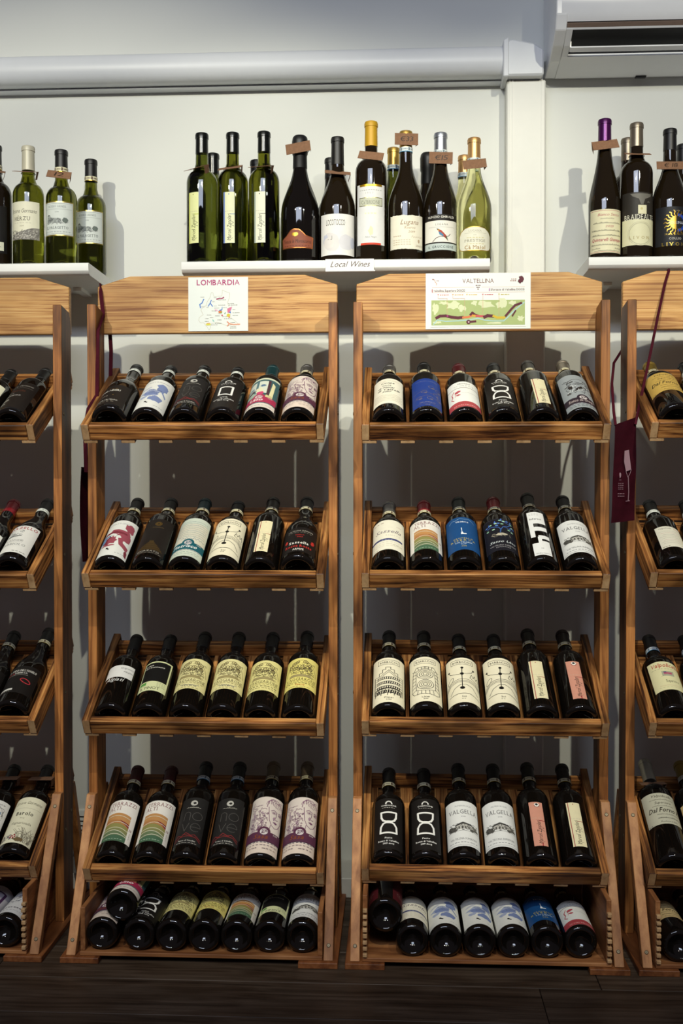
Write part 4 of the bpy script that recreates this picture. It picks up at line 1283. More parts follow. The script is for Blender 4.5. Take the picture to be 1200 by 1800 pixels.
def rail_mesh(name, notched):
    x0, x1 = -TW / 2 + .018, TW / 2 - .018
    if not notched:
        me = mesh_from(box_bm((x0, 0, 0), (x1, .017, .035), .0012), name)
    else:
        top = [(x1, 0), (x1, .030)]
        for k in range(5, -1, -1):
            cxk = (k - 2.5) * .08
            for a in range(9):
                t = math.pi * a / 8
                top.append((cxk + .0155 * math.cos(t), .030 - .0085 * math.sin(t)))
        top += [(x0, .030), (x0, 0)]
        bm = bmesh.new()
        f0 = [bm.verts.new((x, .266, z)) for x, z in top]; f1 = [bm.verts.new((x, .283, z)) for x, z in top]
        n = len(top)
        for i in range(n): bm.faces.new((f0[i], f1[i], f1[(i + 1) % n], f0[(i + 1) % n]))
        tri = geometry.tessellate_polygon([[Vector((x, z, 0)) for x, z in top]])
        for t in tri:
            bm.faces.new([f0[i] for i in t]); bm.faces.new([f1[i] for i in reversed(t)])
        bmesh.ops.recalc_face_normals(bm, faces=bm.faces)
        me = mesh_from(bm, name)
    set_gco(me, 'x'); me.materials.append(MATS['flamed_pine_tray']); return me
FR, RR = rail_mesh('front_rail', False), rail_mesh('rear_rail', True)
def side_mesh(sg):
    lo, hi = (-.0165 if sg < 0 else 0), (0 if sg < 0 else .0165)
    me = mesh_from(box_bm((lo, 0, 0), (hi, .300, .037), .0012), 'tray_side'); set_gco(me, 'y')
    me.materials.append(MATS['flamed_pine_tray']); me.materials.append(MATS['end_grain'])
    for p in me.polygons:
        if abs(p.normal.y) > .9: p.material_index = 1
    return me
SL_ME = mesh_from(box_bm((-.015, .001, -.0075), (.015, .297, -.0003), .0008), 'slat'); set_gco(SL_ME, 'y')
SL_ME.materials.append(MATS['flamed_pine_tray']); SL_ME.materials.append(MATS['end_grain'])
for p in SL_ME.polygons:
    if abs(p.normal.y) > .9: p.material_index = 1
SIDE = {-1: side_mesh(-1), 1: side_mesh(1)}
LIGHT_STOP = mesh_from(box_bm((-TW / 2 + .004, .206, -.0145), (TW / 2 - .004, .2965, -.0076), .0008), 'light_stop_batten'); set_gco(LIGHT_STOP, 'x'); LIGHT_STOP.materials.append(MATS['flamed_pine_tray'])  # added under the slats to block light leaking through the tray

def screw(parent, loc, rot=(0, 0, 0), r=.0042):
    k = 'screw'
    if k not in MESH:
        bm = lathe([(-.001, 0), (-.001, r), (.0004, r), (.0012, r * .7), (.0012, r * .28), (.0004, r * .2), (.0004, 0)], 12)
        MESH[k] = mesh_from(bm, 'screw', 30); MESH[k].materials.append(STEEL)
    o = link('screw', MESH[k], [], parent, loc); o.rotation_euler = rot
    return o

def wine_rack(n, label):
    cx = CX[n]
    o = empty('wine_rack', (cx, RY, 0)); tag(o, label, 'rack', 'flamed pine wine racks along the wall')
    PM = MATS['flamed_pine_post']
    for sg in (-1, 1):
        xo, xi = sg * RW / 2, sg * (RW / 2 - .0195)
        a, b = min(xo, xi), max(xo, xi)
        po_ = prism('side_post', [(-.035, .012), (.035, .012), (.035, 1.355), (.022, 1.384), (-.035, 1.392)], a, b, 'x', PM, o, 'z', .0012)
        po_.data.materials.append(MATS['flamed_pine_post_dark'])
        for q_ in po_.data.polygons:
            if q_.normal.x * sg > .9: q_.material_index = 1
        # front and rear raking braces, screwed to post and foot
        prism('front_brace', [(-.0355, .305), (-.0525, .305), (-.205, .0125), (-.185, .0125), (-.0355, .292)], a, b, 'x', MATS['flamed_pine_brace'], o, 'z', .001)
        prism('rear_brace', [(.0355, .305), (.0525, .305), (.158, .0125), (.140, .0125), (.0355, .292)], a, b, 'x', PM, o, 'z', .001)
        f0, f1 = (xo - .010 * 1, xo + .071) if sg < 0 else (xo - .071, xo + .010)
        box('foot', (f0, -.215, 0), (f1, .162, .012), MATS['flamed_pine_foot'], o, .001, 'y')
        xm = (xo + xi) / 2
        sl = math.atan2(.1525, .2925)
        screw(o, (xm, -.0528 - .012, .281), (math.pi / 2 - sl, 0, 0), .0042)
        screw(o, (xm, -.0528 - .1385, .039), (math.pi / 2 - sl, 0, 0), .0042)
        for i in range(4):
            zt = TRAYZ[n][i] + .085
            screw(o, (xo + sg * .0002, -.018, zt - .02), (0, sg * math.pi / 2, 0)); screw(o, (xo + sg * .0002, .020, zt + .012), (0, sg * math.pi / 2, 0))
    h = RW / 2 - .004
    prism('headboard', [(-h, 1.337), (h, 1.337), (h, 1.444), (h - .074, 1.467), (-h + .074, 1.467), (-h, 1.444)], .0355, .053, 'y', MATS['flamed_pine_headboard'], o, 'x', .0015)
    for i in range(4):
        t = empty('tray', (0, P0Y - RY, TRAYZ[n][i]), o, (TH, 0, 0))
        link('front_rail', FR, [], t); link('rear_rail', RR, [], t); link('light_stop_batten', LIGHT_STOP, [], t)
        link('tray_side', SIDE[-1], [], t, (-TW / 2 + .0175, 0, 0)); link('tray_side', SIDE[1], [], t, (TW / 2 - .0175, 0, 0))
        for k in range(7):
            xs = (k - 3) * .08
            xs = max(-TW / 2 + .016, min(TW / 2 - .016, xs))
            link('slat', SL_ME, [], t, (xs, 0, 0))
    return o

wine_rack(1, 'flamed pine wine rack cut off at the left edge of the photo')
wine_rack(2, 'flamed pine wine rack with the Lombardia map pinned to its headboard')
wine_rack(3, 'flamed pine wine rack with the Valtellina map pinned to its headboard')
wine_rack(4, 'flamed pine wine rack at the right edge with an apron hanging on it')

def crate(n, label, ht, fingers, off=0.0):
    cx = CX[n] + off; w = .505 / 2
    o = empty('wooden_crate', (cx, 2.14, .0125)); tag(o, label, 'crate', 'open-fronted crates at the foot of the racks')
    CM = MATS['crate_pine']
    box('crate_floor', (-w, 0, 0), (w, .29, .008), CM, o, .001, 'x')
    box('crate_back', (-w + .011, .28, .008), (w - .011, .29, ht), CM, o, .001, 'x')
    for sg in (-1, 1):
        a, b = (-w, -w + .010) if sg < 0 else (w - .010, w)
        box('crate_side', (a, .006, .0085), (b, .2795, ht), CM, o, .001, 'y')
        if fingers:
            g = random.Random(n * 10 + sg); m = 8; st = (ht - .03) / m
            for k in range(m):
                z0 = .010 + k * st
                fo = box('joint_finger', (a + .0005, g.uniform(-.006, -.002), z0), (b - .0005, .0058, z0 + st * g.uniform(.5, .68)), MATS['end_grain'], o, .0012, 'y')
    return o
crate(1, 'open crate with notched side edges at the foot of the far left rack', .135, True)
crate(2, 'open crate of eight bottles under the Lombardia rack', .098, False, .0035)
crate(3, 'open crate of seven bottles under the Valtellina rack', .135, True)
crate(4, 'open crate with notched side edges at the foot of the far right rack', .135, True)

# ------------------------------------------------------------------ bottles in the trays: (H mm, design, what it looks like, options)
NOVE = ('charcoal label with red mountain outline', 'grey_nove'); SASA = ('pink label with a laurelled head', 'laurel_head')
FIG = ('cream label with a stick figure', 'cream_figure'); TER = ('white label of striped terraces', 'terraces')
VAL = ('white label with a grey villa', 'villa_white'); HOUR = ('black label with white hourglass mark', 'black_hourglass')
SLIM = ('slim cream label with red line', 'slim_cream'); PINK = ('slim pink label', 'slim_pink')
GRS = ('yellow engraved label with blue script', 'grove_script')
BUR = dict(kind='burgundy', R=.0395)
TRAYS = {
 (2, 1): [(285, 'star_sfursat', 'dark label and gold star', dict(BUR, seal='white', caplen=.036)), (285, 'blue_splash', 'white label with blue-grey splashes', dict(seal='white', caplen=.036)),
          (285, NOVE[1], NOVE[0], dict(seal='white', caplen=.036)), (274, 'black_frame', 'black label with white square frame', dict(seal='white', caplen=.036)),
          (285, 'window_lady', 'teal and raspberry window-scene label', dict(cap='teal', seal=None)), (287, SASA[1], SASA[0], dict(cap='grey', seal='docg', caplen=.046))],
 (2, 2): [(290, 'red_splash', 'white label with red and blue splashes', {}), (290, 'gold_pyramid', 'dark brown label with gold disc', {}),
          (290, 'teal_pietrisco', 'pale handwritten label with teal band', dict(cap='teal')), (277, FIG[1], FIG[0], dict(caplen=.048)),
          (294, SLIM[1], SLIM[0], dict(cap='brown')), (290, 'rocce_rosse', 'black label with red gothic lettering', dict(BUR))],
 (2, 3): [(274, 'script_algiati', 'small white label and white script', dict(seal=None)), (274, 'black_pinot', 'black label framed in pale green', dict(seal=None)),
          (286, GRS[1], GRS[0], dict(seal=None)), (286, GRS[1], GRS[0], dict(seal=None)),
          (286, 'grove_plain', 'yellow engraved label without script', dict(seal=None)), (292, 'grove_riserva', 'deep yellow engraved label with red word', dict(seal=None))],
 (2, 4): [(282, TER[1], TER[0], dict(cap='wine')), (282, TER[1], TER[0], dict(cap='wine')), (298, NOVE[1], NOVE[0], dict(seal='doc')), (298, NOVE[1], NOVE[0], dict(seal='doc')),
          (301, SASA[1], SASA[0], dict(cap='taupe')), (302, SASA[1], SASA[0], dict(cap='taupe'))],
 (3, 1): [(291, 'scrawl_white', 'white label covered in black handwriting', dict(cap='grey', caplen=.045)), (301, 'blue_ornate', 'royal blue ornate label', {}),
          (292, 'red_flower', 'white label with red flower and band', dict(cap='wine')), (294, HOUR[1], HOUR[0], {}), (307, SLIM[1], SLIM[0], dict(cap='brown')), (307, 'sea_face', 'silver-grey label with an inked face', dict(cap='pewter'))],
 (3, 2): [(272, 'script_sassella', 'cream label with blue bar and script', dict(cap='grey')), (277, TER[1], TER[0], dict(cap='red')), (292, 'blue_glyph', 'plain blue label with gold lettering', dict(cap='slate')),
          (292, 'navy_tree', 'navy label with a little tree', dict(cap='red')), (310, 'inferno_block', 'white block-letter label', dict(caplen=.06)), (298, VAL[1], VAL[0], {})],
 (3, 3): [(286, 'cream_tower', 'cream label with a drawn tower', {}), (286, 'cream_spirals', 'cream label with two spirals', {}), (275, FIG[1], FIG[0], {}), (275, FIG[1], FIG[0], {}),
          (296, SLIM[1], SLIM[0], dict(cap='brown')), (293, PINK[1], PINK[0], dict(cap='brown'))],
 (3, 4): [(272, HOUR[1], HOUR[0], {}), (272, HOUR[1], HOUR[0], {}), (289, VAL[1], VAL[0], {}), (289, VAL[1], VAL[0], {}), (295, PINK[1], PINK[0], dict(cap='brown')), (292, SLIM[1], SLIM[0], dict(cap='brown'))],
 (1, 1): [None] * 4 + [(268, 'barolo_cream', 'cream label with green arc', dict(seal=None)), (274, 'black_cru', 'black label with silver lettering', dict(seal=None))],
 (1, 2): [None] * 4 + [(284, 'blank_white', 'nearly blank white label, red capsule', dict(BUR, cap='red', seal=None)), (288, 'red_arch', 'white label with red arched word', dict(BUR, R=.0385, seal='white'))],
 (1, 3): [None] * 4 + [(282, 'black_plain', 'unseen black-label filler against light leaks', dict(BUR)), (294, 'angel_ring', 'black label with small red ring', dict(BUR, R=.0395))],
 (1, 4): [None] * 4 + [(276, 'etching_white', 'white etched label', dict(seal=None)), (276, 'grass_barolo', 'cream label with grasses and red berries', dict(seal=None))],
 (4, 1): [(282, 'copper_gold', 'mustard copperplate label', dict(cap='olivegold', seal='docg', R=.0385)), (284, 'black_dash', 'black label with red dash', dict(seal='white'))] + [None] * 4,
 (4, 2): [(272, 'pale_letter', 'small pale letter-like label', dict(seal='white')), (272, 'cream_capital', 'cream label with a big black V', dict(seal='doc'))] + [None] * 4,
 (4, 3): [(272, 'red_script', 'pale label with red script heading', dict(seal='doc')), (272, 'half_cream', 'half cream half black label', dict(seal='doc'))] + [None] * 4,
 (4, 4): [(308, 'copper_grey', 'grey copperplate label', dict(cap='stone', seal=None, R=.0385, caplen=.065)), (304, 'copper_beige', 'beige copperplate label', dict(cap='olivegold', seal='white', R=.038))] + [None] * 4,
}
DK = lambda H: (H, 'black_plain', 'unseen black-label filler against light leaks', {})  # unseen bottles added so light does not leak through empty tray slots
for tr in (1, 2, 3, 4):
    for k in (2, 3):
        TRAYS[(1, tr)][k] = DK(284 if k == 2 else 288); TRAYS[(4, tr)][k] = DK(286 if k == 2 else 290)
RNAME = {1: 'far left rack', 2: 'Lombardia rack', 3: 'Valtellina rack', 4: 'far right rack'}
TNAME = ['top', 'second', 'third', 'bottom']
POS = ['leftmost', 'second from left', 'third from left', 'third from right', 'second from right', 'rightmost']
rb = random.Random(12)
nA = Vector((0, math.cos(TH), math.sin(TH))); nN = Vector((0, -math.sin(TH), math.cos(TH)))
ROLL = {(2, 1, 0): -14, (2, 1, 4): -10, (2, 2, 0): -4, (2, 2, 2): -3, (3, 1, 4): 2, (3, 1, 5): 6, (3, 2, 4): 2, (2, 3, 5): -2, (1, 1, 5): -14, (1, 3, 5): -4, (1, 2, 5): -6, (4, 2, 0): 8, (4, 3, 0): 4, (4, 1, 0): -4, (3, 2, 5): 5, (1, 1, 4): -10}
for (rk, tr), row in TRAYS.items():
    for k, it in enumerate(row):
        if not it: continue
        H, des, desc, opt = it
        lab = f"bottle, {desc}, {POS[k]}, {TNAME[tr - 1]} tray, {RNAME[rk]}"
        b = bottle(lab, des, H=H / 1000, group=f"bottles in the trays of the {RNAME[rk]}", **opt)
        R = opt.get('R', .0367)
        base = Vector((CX[rk] + (k - 2.5) * .08, P0Y, TRAYZ[rk][tr - 1])) + nA * .0185 + nN * (math.sqrt(R * R - .025 ** 2) + .0006)
        put(b, base, 60, ROLL.get((rk, tr, k), 0) + rb.uniform(-2.5, 2.5))
        if rk == 1 and tr == 4: tag_part(b, H / 1000 - .050, .0150, 58, 22, 25, -6, 4)
        if (rk, tr, k) == (4, 4, 0): tag_part(b, H / 1000 - .085, .0165, 60, 20, 30, 8, -10)

# ------------------------------------------------------------------ bottles lying in the crates
def lying(des, desc, x, z, H=.285, R=.034, y=2.147, roll=0, yaw=0, **kw):
    b = bottle(desc, des, H=H, R=R, group='bottles lying in the crates', **kw)
    put(b, (x, y, z), 90, roll, yaw)
z0 = .0125 + .008 + .034 + .0006
xs2 = [-.6085, -.531, -.4629, -.3948, -.3267, -.2586, -.1905]
lying('laurel_head', 'bottle with pink label half hidden, leftmost in the Lombardia crate', xs2[0], z0, roll=-12, yaw=2)
lying('black_hourglass', 'bottle with black hourglass label lying in the Lombardia crate', xs2[1], z0, roll=8)
lying('grove_plain', 'bottle with yellow label, left of the two yellow ones in the Lombardia crate', xs2[2], z0, roll=-6)
lying('grove_riserva', 'bottle with deep yellow label, right of the two yellow ones in the Lombardia crate', xs2[3], z0, roll=-2)
lying('terraces', 'bottle with striped terrace label lying in the Lombardia crate', xs2[4], z0, cap='wine')
lying('black_pinot', 'bottle with green-framed black label lying in the Lombardia crate', xs2[5], z0, y=2.150)
lying('villa_white', 'bottle with white villa label, rightmost in the Lombardia crate', xs2[6], z0, y=2.152, roll=4)
lying('window_lady', 'bottle with raspberry label resting on top of others in the Lombardia crate', -.5698, z0 + .0565, cap='teal', roll=6, y=2.156)
xs3 = [-.0225, .0365, .1053, .1742, .2430, .3118, .3806]
lying('wine_red_wrap', 'bottle with dark red wrap label perched at the left of the Valtellina crate', -.0190, z0 + .0435, roll=0, R=.0355, y=2.165)
lying('script_sassella', 'bottle with cream script label, second in the Valtellina crate', xs3[1], z0, roll=14, cap='grey')
lying('blue_splash', 'bottle with blue-splashed label, left of three alike in the Valtellina crate', xs3[2], z0, roll=-4)
lying('blue_splash', 'bottle with blue-splashed label, middle of three alike in the Valtellina crate', xs3[3], z0, roll=10)
lying('blue_splash', 'bottle with blue-splashed label, right of three alike in the Valtellina crate', xs3[4], z0, roll=2, y=2.15)
lying('blue_glyph', 'bottle with plain blue label lying in the Valtellina crate', xs3[5], z0, roll=4, cap='slate', y=2.152)
lying('red_flower', 'bottle with red-banded flower label, rightmost in the Valtellina crate', xs3[6], z0, roll=6, cap='wine', y=2.155)
lying('vine_white', 'bottle with pale vine label lying in the far left crate', -.815, z0, roll=10)
lying('violet_frame', 'bottle with violet frame label lying in the far left crate', -.886, z0 + .004, roll=14, y=2.165)
lying('copper_beige', 'bottle with beige copperplate label lying in the far right crate', .577, z0, roll=-4)
lying('black_plain', 'black-labelled bottle lying second in the far right crate', .648, z0, roll=-4)

# ------------------------------------------------------------------ bottles standing on the shelves
def standing(desc, des, x, y, roll=0, tg=None, grp='bottles standing on the white shelves', **kw):
    b = bottle(desc, des, group=grp, **kw)
    put(b, (x, y, SH), 0, roll)
    if tg:
        H, kind, R = kw.get('H', .29), kw.get('kind', 'bordeaux'), kw.get('R', .0367)
        z = tg.pop('z'); tag_part(b, z, nearest_r(profile(kind, H, R), z) + (.0055 if kw.get('style') == 'foil' else .0006), **tg)
    return b
OG, DG, BG = 'olive_glass', 'deep_green_glass', 'brown_wine_glass'
standing('black-labelled bottle cut off at the left end of the left shelf', 'black_square', -.9428, 2.455, 10, dict(z=.225, tilt=66, yaw=6, roll=4), H=.290, R=.037, mat=BG, seal='docg')
standing('green bottle with cream capsule and stony-hill label on the left shelf', 'hill_herzu', -.8635, 2.455, 0, dict(z=.222, tilt=72, yaw=4, roll=2, w=56), H=.286, R=.036, mat=OG, cap='cream', caplen=.058, seal=None)
standing('green bottle with silver villa label and price tag on the left shelf', 'villa_silver', -.7877, 2.465, 0, dict(z=.217, tilt=30, yaw=4, roll=6, w=56, h=22, txt='12'), H=.279, R=.036, mat=OG, caplen=.05)
standing('green bottle with silver villa label and no tag at the shelf end', 'villa_silver', -.74, 2.545, 0, None, H=.281, R=.036, mat=OG, caplen=.05)
standing('green bottle with lime slim label, leftmost on the middle shelf', 'slim_lime', -.4509, 2.455, -24, dict(z=.224, tilt=68, yaw=-4, roll=-4, w=58), H=.309, R=.0358, mat=DG, cap='green_black', caplen=.048, seal=None)
standing('green bottle with blue-edged slim label on the middle shelf', 'slim_blue', -.3785, 2.455, -6, dict(z=.222, tilt=62, yaw=0, roll=-5, w=56), H=.309, R=.0358, mat=OG, cap='green_black', caplen=.048, seal=None)
standing('green bottle with grey-edged slim label on the middle shelf', 'slim_grey', -.3051, 2.455, -10, dict(z=.224, tilt=74, yaw=-2, roll=0, w=56), H=.310, R=.0358, mat=OG, cap='green_black', caplen=.048, seal=None)
standing('sparkling wine bottle with copper banner label and black foil', 'copper_banner', -.2216, 2.462, -6, dict(z=.268, tilt=4, yaw=0, roll=-8, w=58, h=24), kind='sparkling', H=.300, R=.0445, cap='black', caplen=.075, seal=None, style='foil')
standing('dark bottle with wide white cloud label on the middle shelf', 'white_cloud', -.1339, 2.462, 4, dict(z=.210, tilt=58, yaw=2, roll=4, w=60), kind='burgundy', H=.297, R=.0415, mat=BG, cap='black', caplen=.065, seal=None)
standing('tall bottle with mustard-yellow capsule on the middle shelf', 'white_yellow_band', -.0556, 2.455, 0, dict(z=.245, tilt=30, yaw=-8, roll=9, w=58), H=.329, R=.0365, mat=BG, cap='yellow', caplen=.058, seal=None)
standing('gold-capped bottle with ragged cream label and tag at its top', 'torn_lugana', .0248, 2.462, 4, dict(z=.285, tilt=2, yaw=0, roll=1, w=54, h=27, txt='\u20ac33'), kind='burgundy', H=.308, R=.041, mat=BG, cap='gold', caplen=.046, seal='doc')
standing('silver-capped bottle with colourful bird label and tag', 'bird_lugana', .105, 2.460, 0, dict(z=.240, tilt=3, yaw=0, roll=2, w=54, h=27, txt='\u20ac15'), kind='burgundy', H=.302, R=.038, mat=BG, cap='silver', caplen=.048, seal='doc')
standing('clear bottle of pale yellow wine at the right end of the middle shelf', 'oval_prestige', .1823, 2.460, 0, dict(z=.225, tilt=12, yaw=4, roll=-6, w=54, h=22), kind='burgundy', H=.289, R=.0405, mat='clear_wine_glass', cap='copper', caplen=.055, seal='doc')
for (x, y, H, cap, kind, mat, sl, st, R, d) in ((-.4441, 2.567, .298, 'green_black', 'bordeaux', DG, None, 'cap', .0358, 'back-row green bottle with black cap behind the lime-label bottle'),
        (-.3376, 2.567, .280, 'black', 'burgundy', BG, None, 'cap', .037, 'back-row black-capped bottle behind the slim-label green bottles'),
        (-.1562, 2.574, .284, 'black', 'burgundy', BG, None, 'cap', .041, 'back-row black-capped bottle behind the cloud-label bottle'),
        (-.0040, 2.572, .306, 'gold', 'burgundy', DG, 'doc', 'cap', .040, 'back-row gold-capped bottle beside the yellow-capped one'),
        (.0790, 2.575, .292, 'black', 'sparkling', BG, None, 'foil', .042, 'back-row black-foiled sparkling bottle behind the bird-label bottle'),
        (.1670, 2.572, .285, 'copper', 'burgundy', 'clear_wine_glass', 'doc', 'cap', .040, 'back-row copper-capped clear bottle behind the pale yellow one')):
    standing(d, None, x, y, 0, None, kind=kind, H=H, R=R, mat=mat, cap=cap, caplen=.075 if st == 'foil' else .05, seal=sl, style=st)
standing('slender bottle with purple capsule and red-handwritten label on the right shelf', 'red_handwriting', .4796, 2.455, 0, dict(z=.262, tilt=24, yaw=6, roll=-8, w=60, dx=-2), kind='flute', H=.325, R=.036, mat=BG, cap='purple', caplen=.052, seal=None)
standing('pewter-capped bottle with grey and cream goblet label on the right shelf', 'goblet_grey', .5518, 2.455, 0, dict(z=.240, tilt=66, yaw=0, roll=2, w=58, dx=-2), H=.315, R=.0365, mat=BG, cap='pewter', caplen=.055, seal=None)
standing('black-capped bottle with golden sun label on the right shelf', 'sun_black', .6284, 2.460, -4, dict(z=.214, tilt=24, yaw=0, roll=2, w=62, h=22, txt='\u20ac 18', dx=-2), kind='burgundy', H=.302, R=.040, mat=BG, cap='black', caplen=.05, seal=None)
standing('back-row pewter-capped bottle behind the goblet-label bottle', None, .5555, 2.567, 0, None, H=.318, R=.0365, mat=BG, cap='pewter', caplen=.055, seal=None)
standing('back-row black-capped bottle at the far right of the right shelf', None, .6892, 2.575, 0, None, kind='burgundy', H=.304, R=.038, mat=BG, cap='black', caplen=.05, seal=None)

# ------------------------------------------------------------------ printed maps pinned on the headboards
def sheet_obj(name, x0, x1, z0_, z1_, label, drawing, y=2.3795):
    o = empty(name, ((x0 + x1) / 2, y, z0_)); tag(o, label, 'sign')
    w = (x1 - x0) / 2
    box('paper', (-w, -.0006, 0), (w, .0004, z1_ - z0_), plain('sign_paper', '#e6ebe4', .35, noise=.01), o)
    link('printing', drawing.build('printing'), [], o, loc=(0, -.0006, 0))
    return o
# Lombardia: 136 x 122 mm
s = Sheet(0, 0)
s.t('LOMBARDIA', 0, 104, 12, '#b03070', w=98, b=1)
U = lambda x, y: ((x - 575) / 1050 * 136, (1005 - y) / 930 * 122)
P = lambda *a: [U(a[i], a[i + 1]) for i in range(0, len(a), 2)]
s.l(P(240, 770, 230, 820, 260, 860, 320, 860, 350, 900, 400, 960, 415, 985, 440, 940, 440, 880, 560, 850, 640, 880, 740, 920, 800, 900, 950, 900, 870, 830, 800, 780, 770, 600, 740, 520, 770, 440, 780, 350, 720, 330, 650, 300, 640, 400, 560, 400, 500, 410, 480, 340, 455, 340, 430, 430, 380, 500, 370, 560, 300, 600, 270, 640, 310, 720, 240, 770), .7, '#c4bca4')
s.l(P(320, 455, 290, 520, 250, 545, 265, 605), 2.2, '#3f78c8'); s.l(P(455, 470, 435, 520, 400, 575), 2, '#3f78c8'); s.l(P(435, 520, 475, 578), 2, '#3f78c8')
s.l(P(550, 455, 600, 440, 640, 445, 675, 425), 2.6, '#a02858'); s.p(P(575, 665, 600, 640, 635, 630, 640, 590, 650, 590, 650, 640, 620, 665), '#4a80c8'); s.o(*U(612, 675), 4.6, '#d87a40', 3); s.o(*U(630, 685), 1.6, '#8ab040')
s.p(P(510, 625, 560, 635, 570, 660, 530, 660), '#e8b8cc'); s.p(P(735, 620, 820, 585, 800, 640, 770, 690, 740, 690), '#d87898'); s.p(P(835, 580, 800, 640, 770, 690, 800, 700, 790, 660), '#4a78c8'); s.o(*U(755, 735), 4, '#d8c840'); s.o(*U(770, 765), 2, '#e08060')
s.p(P(690, 690, 708, 680, 695, 715, 685, 712), '#2f8a58'); s.o(*U(645, 735), 1.8, '#c02840'); s.p(P(470, 800, 490, 810, 510, 845, 480, 835), '#8ac8b8'); s.p(P(350, 880, 440, 875, 440, 905, 370, 908), '#d8d850'); s.p(P(370, 868, 430, 862, 430, 876, 370, 880), '#e0a060')
s.l(P(735, 845, 770, 880, 850, 895, 955, 890), 2.6, '#e09878'); s.l(P(770, 880, 735, 920), 2.2, '#e09878')
for (xx, yy, ww) in ((265, 420, 70), (280, 585, 50), (370, 600, 40), (470, 500, 50), (500, 430, 50), (575, 470, 150), (500, 575, 50), (580, 560, 130), (510, 612, 90), (660, 605, 70), (750, 535, 110), (760, 560, 160), (460, 660, 90), (830, 640, 50), (830, 695, 130), (830, 740, 100), (375, 730, 80), (575, 710, 60), (520, 745, 90), (430, 775, 60), (650, 760, 80), (680, 795, 140), (345, 790, 60), (340, 840, 70), (560, 815, 80), (520, 875, 120), (450, 900, 120), (790, 860, 90), (790, 930, 110), (780, 955, 120)):
    a, b = U(xx, yy); c, _ = U(xx + ww, yy); s.m(a, c, b, '#8f8a80', .9, 4)
sheet_obj('region_map', -.4688, -.3324, 1.3410, 1.4630, 'square white paper map headed LOMBARDIA on the rack headboard', s)
# Valtellina: 234 x 125 mm
s = Sheet(0, 0)
U = lambda x, y: ((x - 600) / 1105 * 234, (615 - y) / 575 * 125)
s.t('VALTELLINA', *U(600, 142), 9.5, '#7a4a48', w=70)
for j, n in enumerate((3, 2, 1)):
    for k in range(n): s.o(*U(600 + (k - (n - 1) / 2) * 19, 168 + j * 19), 1.5, '#5a2028', n=8)
s.l([U(115, 185), U(560, 185)], .6, '#d8a898'); s.l([U(640, 185), U(1090, 185)], .6, '#d8a898'); s.l([U(115, 238), U(1090, 238)], .6, '#d8a898')
s.r(*U(112, 236), *U(120, 203), '#b0404c'); s.r(*U(713, 228), *U(721, 198), '#a040a0')
s.t('Valtellina Superiore DOCG', *U(130, 230), 4.6, '#6a3038', a='l', b=1, w=70); s.t('Sforzato di Valtellina DOCG', *U(732, 222), 4.6, '#6a3038', a='l', b=1, w=75)
for x, c in ((180, '#d87878'), (335, '#d89a58'), (483, '#d8b048'), (650, '#c85860'), (820, '#c0b040')):
    a, b = U(x, 262); s.p([(a - 2, b + 1.6), (a + 2, b + 1.6), (a, b - 2)], c); q = U(x + 20, 268); s.m(q[0], q[0] + 20, q[1], c, 2, 5)
s.r(*U(108, 575), *U(1092, 318), '#a9b878')
for k, (x, y, a, b) in enumerate(((340, 365, 75, 40), (690, 365, 75, 45), (850, 360, 50, 50), (150, 400, 30, 60), (960, 350, 50, 25), (1050, 510, 35, 30), (240, 345, 50, 18), (430, 400, 45, 30), (560, 350, 30, 25), (170, 545, 40, 14), (760, 555, 90, 10))):
    q = U(x, y); s.blob(q[0], q[1], a * .21, b * .21, '#d8ddb4', k + 3, 16, j=.4)
s.l([U(130, 565), U(170, 520), U(260, 535), U(400, 530), U(520, 520), U(600, 505), U(670, 525), U(760, 535), U(870, 535), U(920, 490), U(990, 420), U(1085, 345)], 2.2, '#a9cdd0')
for pts_, c, w in (((160, 500, 200, 480, 260, 478, 320, 492, 390, 500, 440, 495), '#5a1c2c', 6.5), ((440, 497, 500, 492, 540, 475), '#d87848', 4.5), ((520, 470, 540, 448, 570, 470, 600, 478), '#5a1c2c', 5), ((545, 478, 600, 480), '#d8a030', 4.5), ((580, 482, 665, 485), '#c85058', 4.5), ((665, 495, 700, 480, 760, 485), '#5a1c2c', 7), ((760, 482, 800, 500, 880, 500), '#d0b030', 5), ((890, 485, 920, 450, 950, 415, 990, 375, 1055, 352), '#5a1c2c', 5), ((960, 485, 995, 430), '#5a1c2c', 3.6), ((485, 545, 575, 537), '#5a1c2c', 4.5)):
    s.l([U(pts_[i], pts_[i + 1]) for i in range(0, len(pts_), 2)], w, c)
s.o(*U(278, 480), 2.2, '#a03070'); s.o(*U(500, 543), 5, '#5a1c2c'); s.o(*U(502, 543), 1.6, '#e0d0d0')
for x0, y0, x1, y1 in ((180, 275, 275, 455), (335, 275, 458, 480), (650, 270, 650, 460), (820, 270, 820, 480)):
    c = '#d8a088'; s.l([U(x0, y0), U(x0, 300)] + ([U(x1, 300)] if x1 != x0 else []) + [U(x1, y1)], .6, c)
s.blob(*U(1050, 115), 6, 7, '#5a1c2c', 5, 14, j=.35); s.m(*[U(948, 0)[0], U(1005, 0)[0]], U(0, 108)[1], '#9a5a58', 1.3, 3); s.m(*[U(938, 0)[0], U(1005, 0)[0]], U(0, 126)[1], '#9a5a58', 1.3, 3)
s.l([U(118, 100), U(140, 105), U(150, 130), U(165, 145), U(160, 158)], 1.2, '#d8a898'); s.o(*U(125, 102), 1.4, '#7a3038'); s.m(U(162, 0)[0], U(190, 0)[0], U(0, 120)[1], '#b08a80', 1.2, 2)
s.l([U(100, 592), U(1100, 592)], .5, '#c9b8a8')
sheet_obj('region_map', .0688, .3026, 1.3412, 1.4662, 'wide white paper map headed VALTELLINA with a green valley strip', s)

